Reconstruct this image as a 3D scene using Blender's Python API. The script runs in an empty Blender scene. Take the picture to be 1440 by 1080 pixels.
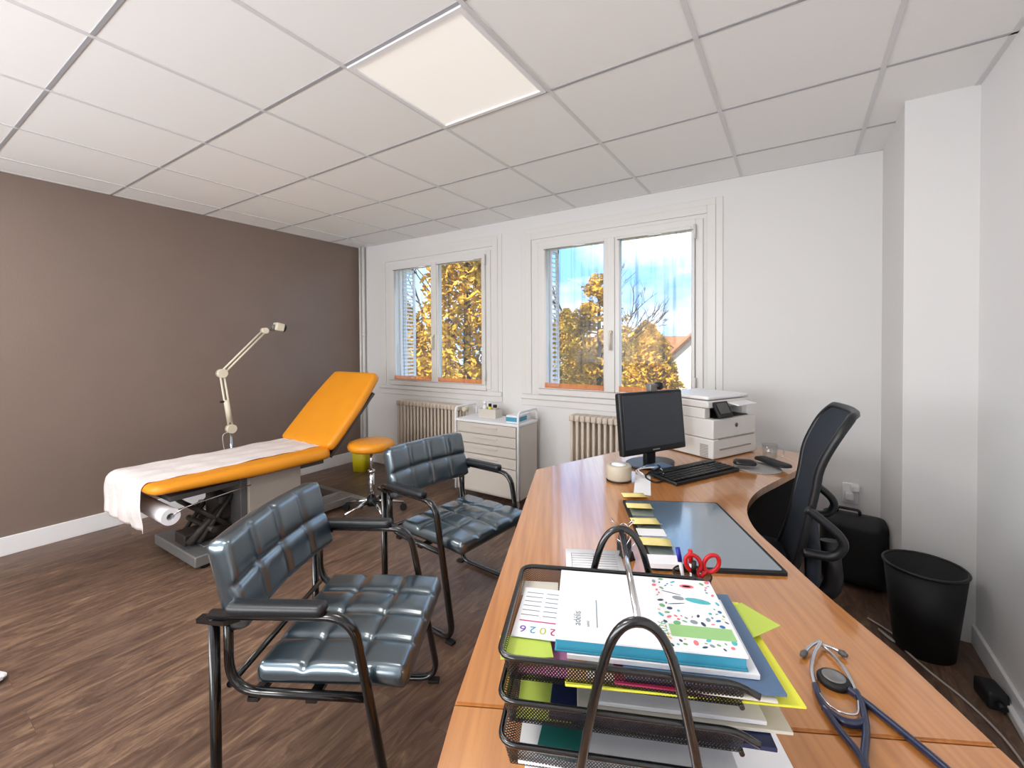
import bpy, bmesh, math, random
from mathutils import Vector, Matrix, Euler
random.seed(7)
C = bpy.context.scene.collection
PI = math.pi
R = math.radians

# ------------------------------------------------------------ camera
cam_d = bpy.data.cameras.new('camera')
cam = bpy.data.objects.new('camera', cam_d); C.objects.link(cam)
yaw, pitch, roll = -0.5750, -0.0144, -0.0053
_f = Vector((math.sin(yaw)*math.cos(pitch), math.cos(yaw)*math.cos(pitch), math.sin(pitch)))
_r = Vector((math.cos(yaw), -math.sin(yaw), 0)); _u = _r.cross(_f)
_r2 = math.cos(roll)*_r + math.sin(roll)*_u; _u2 = -math.sin(roll)*_r + math.cos(roll)*_u
M = Matrix((( _r2.x, _u2.x, -_f.x), (_r2.y, _u2.y, -_f.y), (_r2.z, _u2.z, -_f.z))).to_4x4()
M.translation = Vector((0.909, -1.112, 1.325))
cam.matrix_world = M
cam_d.sensor_width = 36; cam_d.sensor_fit = 'HORIZONTAL'
cam_d.lens = 616.6/1440*36
cam_d.shift_y = -(540-492.2)/1440
cam_d.clip_start = 0.02
bpy.context.scene.camera = cam
# ------------------------------------------------------------ exposure
vs = bpy.context.scene.view_settings
vs.view_transform = 'Standard'; vs.look = 'None'; vs.gamma = 1; vs.use_curve_mapping = False
vs.exposure = 0.60
# ------------------------------------------------------------ sky
w = bpy.data.worlds.new('sky'); bpy.context.scene.world = w; w.use_nodes = True
nt = w.node_tree; nt.nodes.clear()
wo = nt.nodes.new('ShaderNodeOutputWorld'); bg = nt.nodes.new('ShaderNodeBackground')
tc = nt.nodes.new('ShaderNodeTexCoord'); nz = nt.nodes.new('ShaderNodeTexNoise'); rp = nt.nodes.new('ShaderNodeValToRGB')
nz.inputs['Scale'].default_value = 3.5; nz.inputs['Detail'].default_value = 6
mp = nt.nodes.new('ShaderNodeMapping'); mp.inputs['Scale'].default_value = (1, 1, 2.6)
nt.links.new(tc.outputs['Generated'], mp.inputs['Vector']); nt.links.new(mp.outputs['Vector'], nz.inputs['Vector'])
nt.links.new(nz.outputs['Fac'], rp.inputs['Fac'])
rp.color_ramp.elements[0].position = 0.40; rp.color_ramp.elements[0].color = (0.20, 0.45, 0.90, 1)
rp.color_ramp.elements[1].position = 0.60; rp.color_ramp.elements[1].color = (0.70, 0.85, 1.0, 1)
nt.links.new(rp.outputs['Color'], bg.inputs['Color']); nt.links.new(bg.outputs['Background'], wo.inputs['Surface'])
bg.inputs['Strength'].default_value = 1.55
# ------------------------------------------------------------ sun and daylight through the windows
sd = bpy.data.lights.new('sun', 'SUN'); so = bpy.data.objects.new('sun', sd); C.objects.link(so)
sd.energy = 7.5; sd.color = (1, 0.9, 0.72); sd.angle = R(1.5)
so.rotation_euler = (R(52), 0, R(-28))          # shines away from the house front: lights the garden only
for i, (x, z) in enumerate(((-2.12, 1.54), (-0.29, 1.54))):
    pd = bpy.data.lights.new('window_daylight', 'AREA'); po = bpy.data.objects.new('window_daylight', pd); C.objects.link(po)
    pd.shape = 'RECTANGLE'; pd.size = 1.3; pd.size_y = 1.25; pd.cycles.is_portal = True
    po.location = (x, 2.40, z); po.rotation_euler = (R(-90), 0, 0)
# fill lights added behind the viewer, and the visible ceiling panel's own light
ld = bpy.data.lights.new('rear_fill_light', 'AREA'); lo = bpy.data.objects.new('rear_fill_light', ld); C.objects.link(lo)
ld.shape = 'RECTANGLE'; ld.size = 3.7; ld.size_y = 1.25; ld.energy = 96; ld.color = (1.0, 0.965, 0.92)
lo.location = (-1.0, -2.85, 1.25); lo.rotation_euler = (R(112), 0, 0)   # unseen fill light, added behind the made-up rear opening
for (x, y, p) in ((-0.3, -1.5, 14), (-2.1, -1.5, 14), (-0.3, 0.3, 5)):  # two added fill panels out of view, then the visible panel
    ld = bpy.data.lights.new('panel_light', 'AREA'); lo = bpy.data.objects.new('panel_light', ld); C.objects.link(lo)
    ld.shape = 'SQUARE'; ld.size = 0.54; ld.energy = p; ld.color = (1, 0.96, 0.90)
    lo.location = (x, y, 2.418)

# ------------------------------------------------------------ helpers
def s2l(c): return c/12.92 if c <= 0.04045 else ((c+0.055)/1.055)**2.4
def col(r, g, b): return (s2l(r/255), s2l(g/255), s2l(b/255), 1)
def mat(name, c, rough=0.5, metal=0.0, coat=0.0, coat_rough=0.1, bump=0.0, bscale=200, spec=None, var=0.0, vscale=6, emit=None, ior=None):
    m = bpy.data.materials.new(name); m.use_nodes = True; t = m.node_tree; b = t.nodes['Principled BSDF']
    b.inputs['Base Color'].default_value = col(*c); b.inputs['Roughness'].default_value = rough; b.inputs['Metallic'].default_value = metal
    b.inputs['Coat Weight'].default_value = coat; b.inputs['Coat Roughness'].default_value = coat_rough
    if spec is not None: b.inputs['Specular IOR Level'].default_value = spec
    if ior: b.inputs['IOR'].default_value = ior
    o = t.nodes.new('ShaderNodeTexCoord')
    if var:
        n = t.nodes.new('ShaderNodeTexNoise'); n.inputs['Scale'].default_value = vscale; n.inputs['Detail'].default_value = 4
        mx = t.nodes.new('ShaderNodeMixRGB'); mx.blend_type = 'MULTIPLY'
        mx.inputs[1].default_value = col(*c); r2 = t.nodes.new('ShaderNodeValToRGB')
        r2.color_ramp.elements[0].color = (1-var, 1-var, 1-var, 1); r2.color_ramp.elements[1].color = (1, 1, 1, 1)
        r2.color_ramp.elements[0].position = 0.35; r2.color_ramp.elements[1].position = 0.65
        t.links.new(o.outputs['Object'], n.inputs['Vector']); t.links.new(n.outputs['Fac'], r2.inputs['Fac'])
        mx.inputs[0].default_value = 1; t.links.new(r2.outputs['Color'], mx.inputs[2]); t.links.new(mx.outputs[0], b.inputs['Base Color'])
    if bump:
        n = t.nodes.new('ShaderNodeTexNoise'); n.inputs['Scale'].default_value = bscale; n.inputs['Detail'].default_value = 3
        bp = t.nodes.new('ShaderNodeBump'); bp.inputs['Strength'].default_value = bump; bp.inputs['Distance'].default_value = 0.002
        t.links.new(o.outputs['Object'], n.inputs['Vector']); t.links.new(n.outputs['Fac'], bp.inputs['Height']); t.links.new(bp.outputs['Normal'], b.inputs['Normal'])
    if emit:
        b.inputs['Emission Color'].default_value = (1, 0.96, 0.9, 1); b.inputs['Emission Strength'].default_value = emit
    return m

def frames(pts, closed=False):
    n = len(pts); T = []
    for i in range(n):
        a = pts[i-1] if (i > 0 or closed) else pts[i]; b = pts[(i+1) % n] if (i < n-1 or closed) else pts[i]
        d = (b-a); T.append(d.normalized() if d.length > 1e-9 else Vector((0, 0, 1)))
    ref = Vector((0, 0, 1)) if abs(T[0].z) < 0.9 else Vector((1, 0, 0))
    N = [(ref - T[0]*ref.dot(T[0])).normalized()]
    for i in range(1, n):
        v = N[-1] - T[i]*N[-1].dot(T[i]); N.append(v.normalized() if v.length > 1e-6 else N[-1])
    return T, N
def smooth_path(pts, seg=8, closed=False):
    P = [Vector(p) for p in pts]; n = len(P); out = []
    rng = range(n) if closed else range(n-1)
    for i in rng:
        p0 = P[(i-1) % n] if (closed or i > 0) else P[i]; p1 = P[i]; p2 = P[(i+1) % n]
        p3 = P[(i+2) % n] if (closed or i < n-2) else P[(i+1) % n]
        for k in range(seg):
            t = k/seg
            out.append(0.5*((2*p1)+(p2-p0)*t+(2*p0-5*p1+4*p2-p3)*t*t+(3*p1-p0-3*p2+p3)*t**3))
    if not closed: out.append(P[-1])
    return out
def fillet(pts, r, seg=6, closed=False):
    P = [Vector(p) for p in pts]; n = len(P); out = []
    for i in range(n):
        if not closed and i in (0, n-1): out.append(P[i]); continue
        a = P[i-1]-P[i]; b = P[(i+1) % n]-P[i]; la, lb = a.length, b.length
        rr = min(r, la*0.49, lb*0.49); p0 = P[i]+a.normalized()*rr; p2 = P[i]+b.normalized()*rr
        for k in range(seg+1):
            t = k/seg; out.append((1-t)**2*p0+2*t*(1-t)*P[i]+t*t*p2)
    return out

class G:
    def __init__(s): s.bm = bmesh.new(); s.mi = 0
    def _faces(s, fs, smooth=False):
        for f in fs: f.material_index = s.mi; f.smooth = smooth
    def box(s, x0, x1, y0, y1, z0, z1, bev=0.0, seg=2, m=None):
        x0, x1 = min(x0, x1), max(x0, x1); y0, y1 = min(y0, y1), max(y0, y1); z0, z1 = min(z0, z1), max(z0, z1)
        v = [s.bm.verts.new((x, y, z)) for z in (z0, z1) for y in (y0, y1) for x in (x0, x1)]
        fs = [s.bm.faces.new([v[i] for i in q]) for q in ((0, 2, 3, 1), (4, 5, 7, 6), (0, 1, 5, 4), (2, 6, 7, 3), (0, 4, 6, 2), (1, 3, 7, 5))]
        s._faces(fs)
        if bev:
            es = list({e for f in fs for e in f.edges})
            r = bmesh.ops.bevel(s.bm, geom=es, offset=bev, segments=seg, profile=0.6, affect='EDGES')
            s._faces(r['faces'], True)
            vv = {q for f in r['faces'] for q in f.verts} | {q for f in fs if f.is_valid for q in f.verts}
            v = [q for q in vv if q.is_valid]
        if m is not None:
            for q in v: q.co = m @ q.co
        return s
    def tube(s, pts, r, n=10, closed=False, ry=None, cap=True):
        P = [Vector(p) for p in pts]; T, N = frames(P, closed); rings = []
        for i, p in enumerate(P):
            rr = r[i] if isinstance(r, (list, tuple)) else r; r2 = rr if ry is None else ry
            B = T[i].cross(N[i])
            rings.append([s.bm.verts.new(p + N[i]*math.cos(2*PI*k/n)*r2 + B*math.sin(2*PI*k/n)*rr) for k in range(n)])
        fs = []
        m = len(rings)
        for i in range(m if closed else m-1):
            a, b = rings[i], rings[(i+1) % m]
            if closed and i == m-1:
                # best rotation match
                off = min(range(n), key=lambda o: (a[0].co-b[o].co).length)
                b = b[off:]+b[:off]
            for k in range(n):
                fs.append(s.bm.faces.new((a[k], a[(k+1) % n], b[(k+1) % n], b[k])))
        s._faces(fs, True)
        if not closed and cap:
            s._faces([s.bm.faces.new(list(reversed(rings[0]))), s.bm.faces.new(rings[-1])])
        return s
    def cyl(s, a, b, r, r2=None, n=16): return s.tube([a, b], [r, r if r2 is None else r2], n)
    def lathe(s, prof, c=(0, 0, 0), n=28, m=None):
        c = Vector(c); rings = []
        for (r, z) in prof:
            if r < 1e-5: rings.append([s.bm.verts.new(c+Vector((0, 0, z)))])
            else: rings.append([s.bm.verts.new(c+Vector((r*math.cos(2*PI*k/n), r*math.sin(2*PI*k/n), z))) for k in range(n)])
        fs = []
        for a, b in zip(rings, rings[1:]):
            if len(a) == 1 and len(b) == 1: continue
            for k in range(n):
                k2 = (k+1) % n
                if len(a) == 1: fs.append(s.bm.faces.new((a[0], b[k2], b[k])))
                elif len(b) == 1: fs.append(s.bm.faces.new((a[k], a[k2], b[0])))
                else: fs.append(s.bm.faces.new((a[k], a[k2], b[k2], b[k])))
        s._faces(fs, True)
        if m is not None:
            for rg in rings:
                for q in rg: q.co = m @ q.co
        return s
    def prism(s, poly, z0, z1, m=None, smooth_side=False):
        a = [s.bm.verts.new((p[0], p[1], z0)) for p in poly]; b = [s.bm.verts.new((p[0], p[1], z1)) for p in poly]
        n = len(poly)
        fs = [s.bm.faces.new((a[i], a[(i+1) % n], b[(i+1) % n], b[i])) for i in range(n)]
        s._faces(fs, smooth_side)
        s._faces([s.bm.faces.new(list(reversed(a))), s.bm.faces.new(b)])
        if m is not None:
            for q in a+b: q.co = m @ q.co
        return s
    def sheet(s, f, nu, nv, smooth=True):
        g = [[s.bm.verts.new(f(i/nu, j/nv)) for j in range(nv+1)] for i in range(nu+1)]
        s._faces([s.bm.faces.new((g[i][j], g[i+1][j], g[i+1][j+1], g[i][j+1])) for i in range(nu) for j in range(nv)], smooth)
        return s
    def obj(s, name, m=None, parent=None, loc=None, rz=None, solid=None, angle=40):
        bmesh.ops.recalc_face_normals(s.bm, faces=s.bm.faces)
        me = bpy.data.meshes.new(name); s.bm.to_mesh(me); s.bm.free()
        for q in (m if isinstance(m, (list, tuple)) else [m]): me.materials.append(q)
        o = bpy.data.objects.new(name, me); C.objects.link(o)
        if parent: o.parent = parent
        if loc: o.location = loc
        if rz is not None: o.rotation_euler = (0, 0, rz)
        if solid:
            md = o.modifiers.new('solid', 'SOLIDIFY'); md.thickness = solid; md.offset = 0
        return o
def tag(o, label=None, cat=None, group=None, kind=None):
    if label: o['label'] = label
    if cat: o['category'] = cat
    if group: o['group'] = group
    if kind: o['kind'] = kind
    return o
def thing(name, label, cat, loc=(0, 0, 0), rz=0, group=None):
    o = bpy.data.objects.new(name, None); C.objects.link(o); o.location = loc; o.rotation_euler = (0, 0, rz)
    o.empty_display_size = 0.1
    return tag(o, label, cat, group)
def struct(o): o['kind'] = 'structure'; return o
def copy_tree(o, parent=None):
    c = o.copy(); C.objects.link(c)
    if parent: c.parent = parent
    for ch in list(o.children): copy_tree(ch, c)
    return c
def TR(loc, rx=0, ry=0, rz=0): return Matrix.Translation(loc) @ Euler((rx, ry, rz)).to_matrix().to_4x4()
def text(name, body, size, m, parent, mtx, ext=0.0004, align='LEFT'):
    cu = bpy.data.curves.new(name, 'FONT'); cu.body = body; cu.size = size; cu.extrude = ext; cu.align_x = align
    t = bpy.data.objects.new(name, cu); C.objects.link(t)
    dg = bpy.context.evaluated_depsgraph_get(); me = bpy.data.meshes.new_from_object(t.evaluated_get(dg))
    bpy.data.objects.remove(t); me.materials.clear(); me.materials.append(m); me.transform(mtx)
    o = bpy.data.objects.new(name, me); C.objects.link(o)
    if parent: o.parent = parent
    return o
def rrect(w, h, r, n=6):
    out = []
    for cx, cy, a0 in ((w/2-r, h/2-r, 0), (-w/2+r, h/2-r, 90), (-w/2+r, -h/2+r, 180), (w/2-r, -h/2+r, 270)):
        for k in range(n+1):
            a = R(a0+90*k/n); out.append((cx+r*math.cos(a), cy+r*math.sin(a)))
    return out
def cushion(g, w, h, t, nx=0, ny=0, rc=0.03, er=0.02, groove=0.008, post=None, NU=44, NV=44, puff=0.0, back=0.6):
    """rounded slab in the xy plane, top face tufted in nx x ny cells; post maps (x,y,z) to the final place"""
    def place(a, b):
        x = a*w/2; y = b*h/2
        ix, iy = w/2-rc, h/2-rc
        if abs(x) > ix and abs(y) > iy and rc > 0:
            s_ = (abs(x)-ix)/rc; t_ = (abs(y)-iy)/rc
            dx = s_*math.sqrt(max(0, 1-t_*t_/2)); dy = t_*math.sqrt(max(0, 1-s_*s_/2))
            x = math.copysign(ix+dx*rc, x); y = math.copysign(iy+dy*rc, y)
        return x, y
    def prm(i, N): # denser near edges
        u = i/N*2-1
        return math.copysign(1-(1-abs(u))**1.35, u)
    def ztop(a, b):
        de = min((1-abs(a))*w/2, (1-abs(b))*h/2)
        q = min(1, de/er); z = t/2 + (t/2)*(math.sqrt(max(0, 1-(1-q)**2)))
        if nx:
            cw, ch = w/nx, h/ny; x = (a+1)/2*w; y = (b+1)/2*h
            dx = abs((x+cw/2) % cw - cw/2) if cw*0.5 < x < w-cw*0.5 else 1
            dy = abs((y+ch/2) % ch - ch/2) if ch*0.5 < y < h-ch*0.5 else 1
            k = groove*min(1, de/0.012)
            z -= k*(math.exp(-dx/0.005)*1.0) + k*(math.exp(-dy/0.005)*1.0)
            z -= 0.32*k*(math.exp(-(dx/0.022)**2)+math.exp(-(dy/0.022)**2))
        z += puff*(1-a*a)*(1-b*b)
        return z
    def zbot(a, b):
        de = min((1-abs(a))*w/2, (1-abs(b))*h/2); q = min(1, de/er)
        return t/2 - (t/2)*math.sqrt(max(0, 1-(1-q)**2))*back
    P = post or (lambda x, y, z: (x, y, z))
    top = [[None]*(NV+1) for _ in range(NU+1)]; bot = [[None]*(NV+1) for _ in range(NU+1)]
    for i in range(NU+1):
        for j in range(NV+1):
            a, b = prm(i, NU), prm(j, NV); x, y = place(a, b)
            top[i][j] = g.bm.verts.new(P(x, y, ztop(a, b)))
            bot[i][j] = top[i][j] if i in (0, NU) or j in (0, NV) else g.bm.verts.new(P(x, y, zbot(a, b)))
    fs = []
    for i in range(NU):
        for j in range(NV):
            fs.append(g.bm.faces.new((top[i][j], top[i+1][j], top[i+1][j+1], top[i][j+1])))
            q = (bot[i][j], bot[i][j+1], bot[i+1][j+1], bot[i+1][j])
            try: fs.append(g.bm.faces.new(q))
            except ValueError: pass
    g._faces(fs, True); return g

# ------------------------------------------------------------ materials
m_white = mat('white_paint', (226, 225, 224), 0.65, bump=0.15, bscale=300)
m_wallr = mat('white_wall_paint', (238, 238, 239), 0.6, bump=0.15, bscale=250)
m_taupe = mat('taupe_wall_paint', (130, 113, 103), 0.38, bump=0.35, bscale=120, var=0.05, vscale=3)
m_tile = mat('ceiling_tile', (247, 247, 246), 0.85, bump=0.2, bscale=600)
m_tbar = mat('ceiling_grid', (222, 222, 223), 0.5)
m_base = mat('baseboard_white', (238, 238, 240), 0.4)
m_gloss = mat('window_paint', (226, 224, 221), 0.35)
m_leather = mat('black_leather', (20, 32, 40), 0.34, coat=1.0, coat_rough=0.20, bump=0.2, bscale=500, ior=2.1)
_b = m_leather.node_tree.nodes['Principled BSDF']; _b.inputs['Coat IOR'].default_value = 2.2; _b.inputs['Specular Tint'].default_value = (0.62, 0.86, 1, 1); _b.inputs['Coat Tint'].default_value = (0.8, 0.93, 1, 1)  # bluish base and tints stand in for sky reflected on the black leather
m_blackmet = mat('black_lacquered_tube', (14, 15, 17), 0.22, coat=0.6)
m_armpad = mat('black_arm_pad', (24, 28, 33), 0.38, ior=1.55)
m_rubber = mat('black_rubber', (15, 15, 15), 0.8)
m_blackpl = mat('black_plastic', (20, 22, 26), 0.4)
m_fabric = mat('black_mesh_fabric', (32, 40, 52), 0.8, bump=0.6, bscale=900)
m_orange = mat('orange_upholstery', (233, 150, 30), 0.4, bump=0.15, bscale=300, var=0.04)
m_paper = mat('white_paper', (238, 238, 242), 0.8)
m_crepe = mat('exam_paper', (232, 224, 222), 0.85, bump=1.0, bscale=38, var=0.05, vscale=14)
m_greymet = mat('grey_metal', (128, 128, 128), 0.4, metal=0.3)
m_boxgrey = mat('grey_panel', (158, 150, 142), 0.45)
m_darkgrey = mat('dark_grey_panel', (84, 84, 84), 0.45)
m_darkmech = mat('dark_mechanism', (62, 58, 56), 0.5, metal=0.4)
m_alu = mat('brushed_aluminium', (176, 172, 168), 0.35, metal=0.8)
m_chrome = mat('chrome', (215, 215, 218), 0.12, metal=1.0)
m_cream = mat('cream_enamel', (228, 220, 198), 0.35)
m_yellow = mat('yellow_plastic', (222, 205, 24), 0.4)
m_cabinet = mat('cabinet_beige', (206, 199, 190), 0.4)
m_cabline = mat('cabinet_gap', (90, 82, 76), 0.7)
m_rad = mat('radiator_beige', (214, 200, 184), 0.4)
m_printer = mat('printer_white', (222, 220, 216), 0.45)
m_screen = mat('dark_screen', (52, 57, 66), 0.35, coat=0.2)
m_navy = mat('navy_card', (28, 40, 78), 0.35)
m_creamp = mat('cream_card', (214, 208, 196), 0.6)
m_teal = mat('teal_cover', (62, 150, 178), 0.4)
m_green = mat('lime_paper', (190, 210, 90), 0.7)
m_lgreen = mat('light_green', (150, 196, 130), 0.7)
m_pink = mat('mauve_paper', (196, 130, 176), 0.7)
m_crimson = mat('crimson_print', (160, 36, 76), 0.6)
m_tan = mat('tan_print', (206, 170, 130), 0.6)
m_yel = mat('yellow_folder', (226, 226, 70), 0.5)
m_postit = mat('yellow_note', (243, 226, 150), 0.8)
m_greybl = mat('blue_grey_card', (84, 110, 142), 0.4)
m_dteal = mat('dark_teal_print', (30, 110, 104), 0.6)
m_ink = mat('grey_ink', (90, 104, 112), 0.7)
m_black = mat('black', (10, 10, 12), 0.5)
m_red = mat('red_plastic', (200, 24, 30), 0.3)
m_blue = mat('blue_plastic', (38, 44, 160), 0.3)
m_steth = mat('navy_tubing', (24, 34, 66), 0.3, coat=0.4)
m_mpad = mat('grey_pad', (150, 148, 146), 0.7)
m_pot = mat('beige_pot', (186, 176, 158), 0.5)
m_cable = mat('pale_cable', (190, 180, 176), 0.5)
m_bag = mat('black_bag', (16, 17, 20), 0.6)
m_skirt = mat('desk_underside', (60, 45, 35), 0.6)

def wood_floor():
    m = bpy.data.materials.new('vinyl_plank_floor'); m.use_nodes = True; t = m.node_tree; b = t.nodes['Principled BSDF']
    L = t.links.new; N = t.nodes.new
    tc = N('ShaderNodeTexCoord'); mp = N('ShaderNodeMapping'); mp.inputs['Rotation'].default_value = (0, 0, R(90))
    L(tc.outputs['Object'], mp.inputs['Vector'])
    br = N('ShaderNodeTexBrick'); br.inputs['Scale'].default_value = 1; br.inputs['Brick Width'].default_value = 1.2; br.inputs['Row Height'].default_value = 0.18
    br.inputs['Mortar Size'].default_value = 0.0012; br.inputs['Mortar Smooth'].default_value = 0.3; br.offset = 0.37
    br.inputs['Color1'].default_value = (0.0, 0, 0, 1); br.inputs['Color2'].default_value = (1, 1, 1, 1); br.inputs['Mortar'].default_value = (0.2, 0.2, 0.2, 1)
    L(mp.outputs[0], br.inputs['Vector'])
    # grain noise stretched along the plank, shifted per plank
    ad = N('ShaderNodeVectorMath'); ad.operation = 'ADD'; sc = N('ShaderNodeVectorMath'); sc.operation = 'SCALE'; sc.inputs['Scale'].default_value = 7.3
    L(br.outputs['Color'], sc.inputs[0]); L(mp.outputs[0], ad.inputs[0]); L(sc.outputs[0], ad.inputs[1])
    m2 = N('ShaderNodeMapping'); m2.inputs['Scale'].default_value = (2.4, 13, 1); L(ad.outputs[0], m2.inputs['Vector'])
    n1 = N('ShaderNodeTexNoise'); n1.inputs['Scale'].default_value = 1.5; n1.inputs['Detail'].default_value = 8; n1.inputs['Roughness'].default_value = 0.72; n1.inputs['Distortion'].default_value = 1.4
    L(m2.outputs[0], n1.inputs['Vector'])
    cr = N('ShaderNodeValToRGB'); e = cr.color_ramp.elements
    e[0].position = 0.28; e[0].color = col(66, 50, 42); e[1].position = 0.78; e[1].color = col(186, 158, 126)
    for p, c in ((0.42, (96, 74, 61)), (0.54, (118, 93, 76)), (0.64, (144, 117, 94))):
        q = e.new(p); q.color = col(*c)
    L(n1.outputs['Fac'], cr.inputs['Fac'])
    n2 = N('ShaderNodeTexNoise'); n2.inputs['Scale'].default_value = 1.6; n2.inputs['Detail'].default_value = 3; L(ad.outputs[0], n2.inputs['Vector'])
    mm = N('ShaderNodeMixRGB'); mm.blend_type = 'MULTIPLY'; mm.inputs[0].default_value = 1
    r3 = N('ShaderNodeValToRGB'); r3.color_ramp.elements[0].position = 0.3; r3.color_ramp.elements[0].color = (0.66, 0.62, 0.62, 1); r3.color_ramp.elements[1].position = 0.7; r3.color_ramp.elements[1].color = (1.05, 1.05, 1.05, 1)
    L(n2.outputs['Fac'], r3.inputs['Fac']); L(cr.outputs['Color'], mm.inputs[1]); L(r3.outputs['Color'], mm.inputs[2])
    m4 = N('ShaderNodeMixRGB'); m4.blend_type = 'MULTIPLY'; L(br.outputs['Fac'], m4.inputs[0]); L(mm.outputs[0], m4.inputs[1]); m4.inputs[2].default_value = (0.75, 0.72, 0.72, 1)
    L(m4.outputs[0], b.inputs['Base Color'])
    b.inputs['Roughness'].default_value = 0.40
    rr = N('ShaderNodeMapRange'); rr.inputs[3].default_value = 0.32; rr.inputs[4].default_value = 0.52; L(n1.outputs['Fac'], rr.inputs[0]); L(rr.outputs[0], b.inputs['Roughness'])
    bp = N('ShaderNodeBump'); bp.inputs['Strength'].default_value = 0.25; bp.inputs['Distance'].default_value = 0.002; L(n1.outputs['Fac'], bp.inputs['Height']); L(bp.outputs[0], b.inputs['Normal'])
    return m
m_floor = wood_floor()
def wood_desk():
    m = bpy.data.materials.new('beech_veneer'); m.use_nodes = True; t = m.node_tree; b = t.nodes['Principled BSDF']; L = t.links.new; N = t.nodes.new
    tc = N('ShaderNodeTexCoord'); mp = N('ShaderNodeMapping'); mp.inputs['Rotation'].default_value = (0, 0, R(62.7)); mp.inputs['Scale'].default_value = (1, 1, 1)
    L(tc.outputs['Object'], mp.inputs['Vector']); m2 = N('ShaderNodeMapping'); m2.inputs['Scale'].default_value = (2.5, 60, 10); L(mp.outputs[0], m2.inputs['Vector'])
    n = N('ShaderNodeTexNoise'); n.inputs['Scale'].default_value = 1.2; n.inputs['Detail'].default_value = 6; L(m2.outputs[0], n.inputs['Vector'])
    cr = N('ShaderNodeValToRGB'); cr.color_ramp.elements[0].position = 0.3; cr.color_ramp.elements[0].color = col(172, 106, 46); cr.color_ramp.elements[1].position = 0.7; cr.color_ramp.elements[1].color = col(200, 134, 66)
    L(n.outputs['Fac'], cr.inputs['Fac']); L(cr.outputs[0], b.inputs['Base Color']); b.inputs['Roughness'].default_value = 0.3
    b.inputs['Coat Weight'].default_value = 1.0; b.inputs['Coat Roughness'].default_value = 0.09; b.inputs['Coat IOR'].default_value = 1.9
    return m
m_wood = wood_desk()
def mesh_wire(name, s=420, th=0.35, ax='xy'):
    m = bpy.data.materials.new(name); m.use_nodes = True; t = m.node_tree; b = t.nodes['Principled BSDF']; L = t.links.new; N = t.nodes.new
    b.inputs['Base Color'].default_value = col(18, 19, 22); b.inputs['Roughness'].default_value = 0.35
    tc = N('ShaderNodeTexCoord'); sp = N('ShaderNodeSeparateXYZ'); L(tc.outputs['Object'], sp.inputs[0])
    def mth(op, a, bb):
        q = N('ShaderNodeMath'); q.operation = op
        for i, v in enumerate((a, bb)):
            if v is None: continue
            if isinstance(v, (int, float)): q.inputs[i].default_value = v
            else: L(v, q.inputs[i])
        return q.outputs[0]
    X = sp.outputs['X']; Y = mth('ADD', sp.outputs['Y'], sp.outputs['Z'])
    f1 = mth('FRACT', mth('MULTIPLY', mth('ADD', X, Y), s), None); f2 = mth('FRACT', mth('MULTIPLY', mth('SUBTRACT', X, Y), s), None)
    a = mth('MAXIMUM', mth('LESS_THAN', f1, th), mth('LESS_THAN', f2, th))
    L(a, b.inputs['Alpha']); return m
m_wire = mesh_wire('black_expanded_mesh', 260, 0.5)
def sheer(name, c, transp=0.55, fold=0.45):
    m = bpy.data.materials.new(name); m.use_nodes = True; t = m.node_tree; t.nodes.clear(); L = t.links.new; N = t.nodes.new
    o = N('ShaderNodeOutputMaterial'); mx = N('ShaderNodeMixShader'); tr = N('ShaderNodeBsdfTransparent'); m2 = N('ShaderNodeMixShader')
    df = N('ShaderNodeBsdfDiffuse'); tl = N('ShaderNodeBsdfTranslucent'); df.inputs[0].default_value = col(*c); tl.inputs[0].default_value = col(*c)
    # the gathered voile lets less light through along its vertical folds
    tc = N('ShaderNodeTexCoord'); mp = N('ShaderNodeMapping'); mp.inputs['Scale'].default_value = (22, 0.2, 0.9); n = N('ShaderNodeTexNoise'); n.inputs['Scale'].default_value = 1.0; n.inputs['Detail'].default_value = 3
    cr = N('ShaderNodeValToRGB'); cr.color_ramp.elements[0].position = 0.50; cr.color_ramp.elements[0].color = (1, 1, 1, 1)
    cr.color_ramp.elements[1].position = 0.68; cr.color_ramp.elements[1].color = (1-fold, 1-fold, 1-fold, 1)
    L(tc.outputs['Object'], mp.inputs[0]); L(mp.outputs[0], n.inputs['Vector']); L(n.outputs['Fac'], cr.inputs['Fac']); L(cr.outputs[0], tr.inputs[0])
    mx.inputs[0].default_value = 1-transp
    m2.inputs[0].default_value = 0.5; L(df.outputs[0], m2.inputs[1]); L(tl.outputs[0], m2.inputs[2])
    L(tr.outputs[0], mx.inputs[1]); L(m2.outputs[0], mx.inputs[2]); L(mx.outputs[0], o.inputs[0]); return m
m_sheer = sheer('sheer_voile', (225, 228, 232), 0.90)
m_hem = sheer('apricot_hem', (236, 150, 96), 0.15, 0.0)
def glassmat(name, tint=(1, 1, 1, 1), f=0.008):
    m = bpy.data.materials.new(name); m.use_nodes = True; t = m.node_tree; t.nodes.clear(); L = t.links.new; N = t.nodes.new
    o = N('ShaderNodeOutputMaterial'); mx = N('ShaderNodeMixShader'); tr = N('ShaderNodeBsdfTransparent'); gl = N('ShaderNodeBsdfGlossy')
    tr.inputs[0].default_value = tint; gl.inputs['Roughness'].default_value = 0.02; mx.inputs[0].default_value = f; L(tr.outputs[0], mx.inputs[1]); L(gl.outputs[0], mx.inputs[2]); L(mx.outputs[0], o.inputs[0]); return m
m_glass = glassmat('window_glass')
m_cupglass = glassmat('clear_glass', (0.90, 0.92, 0.92, 1), 0.12)

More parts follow.
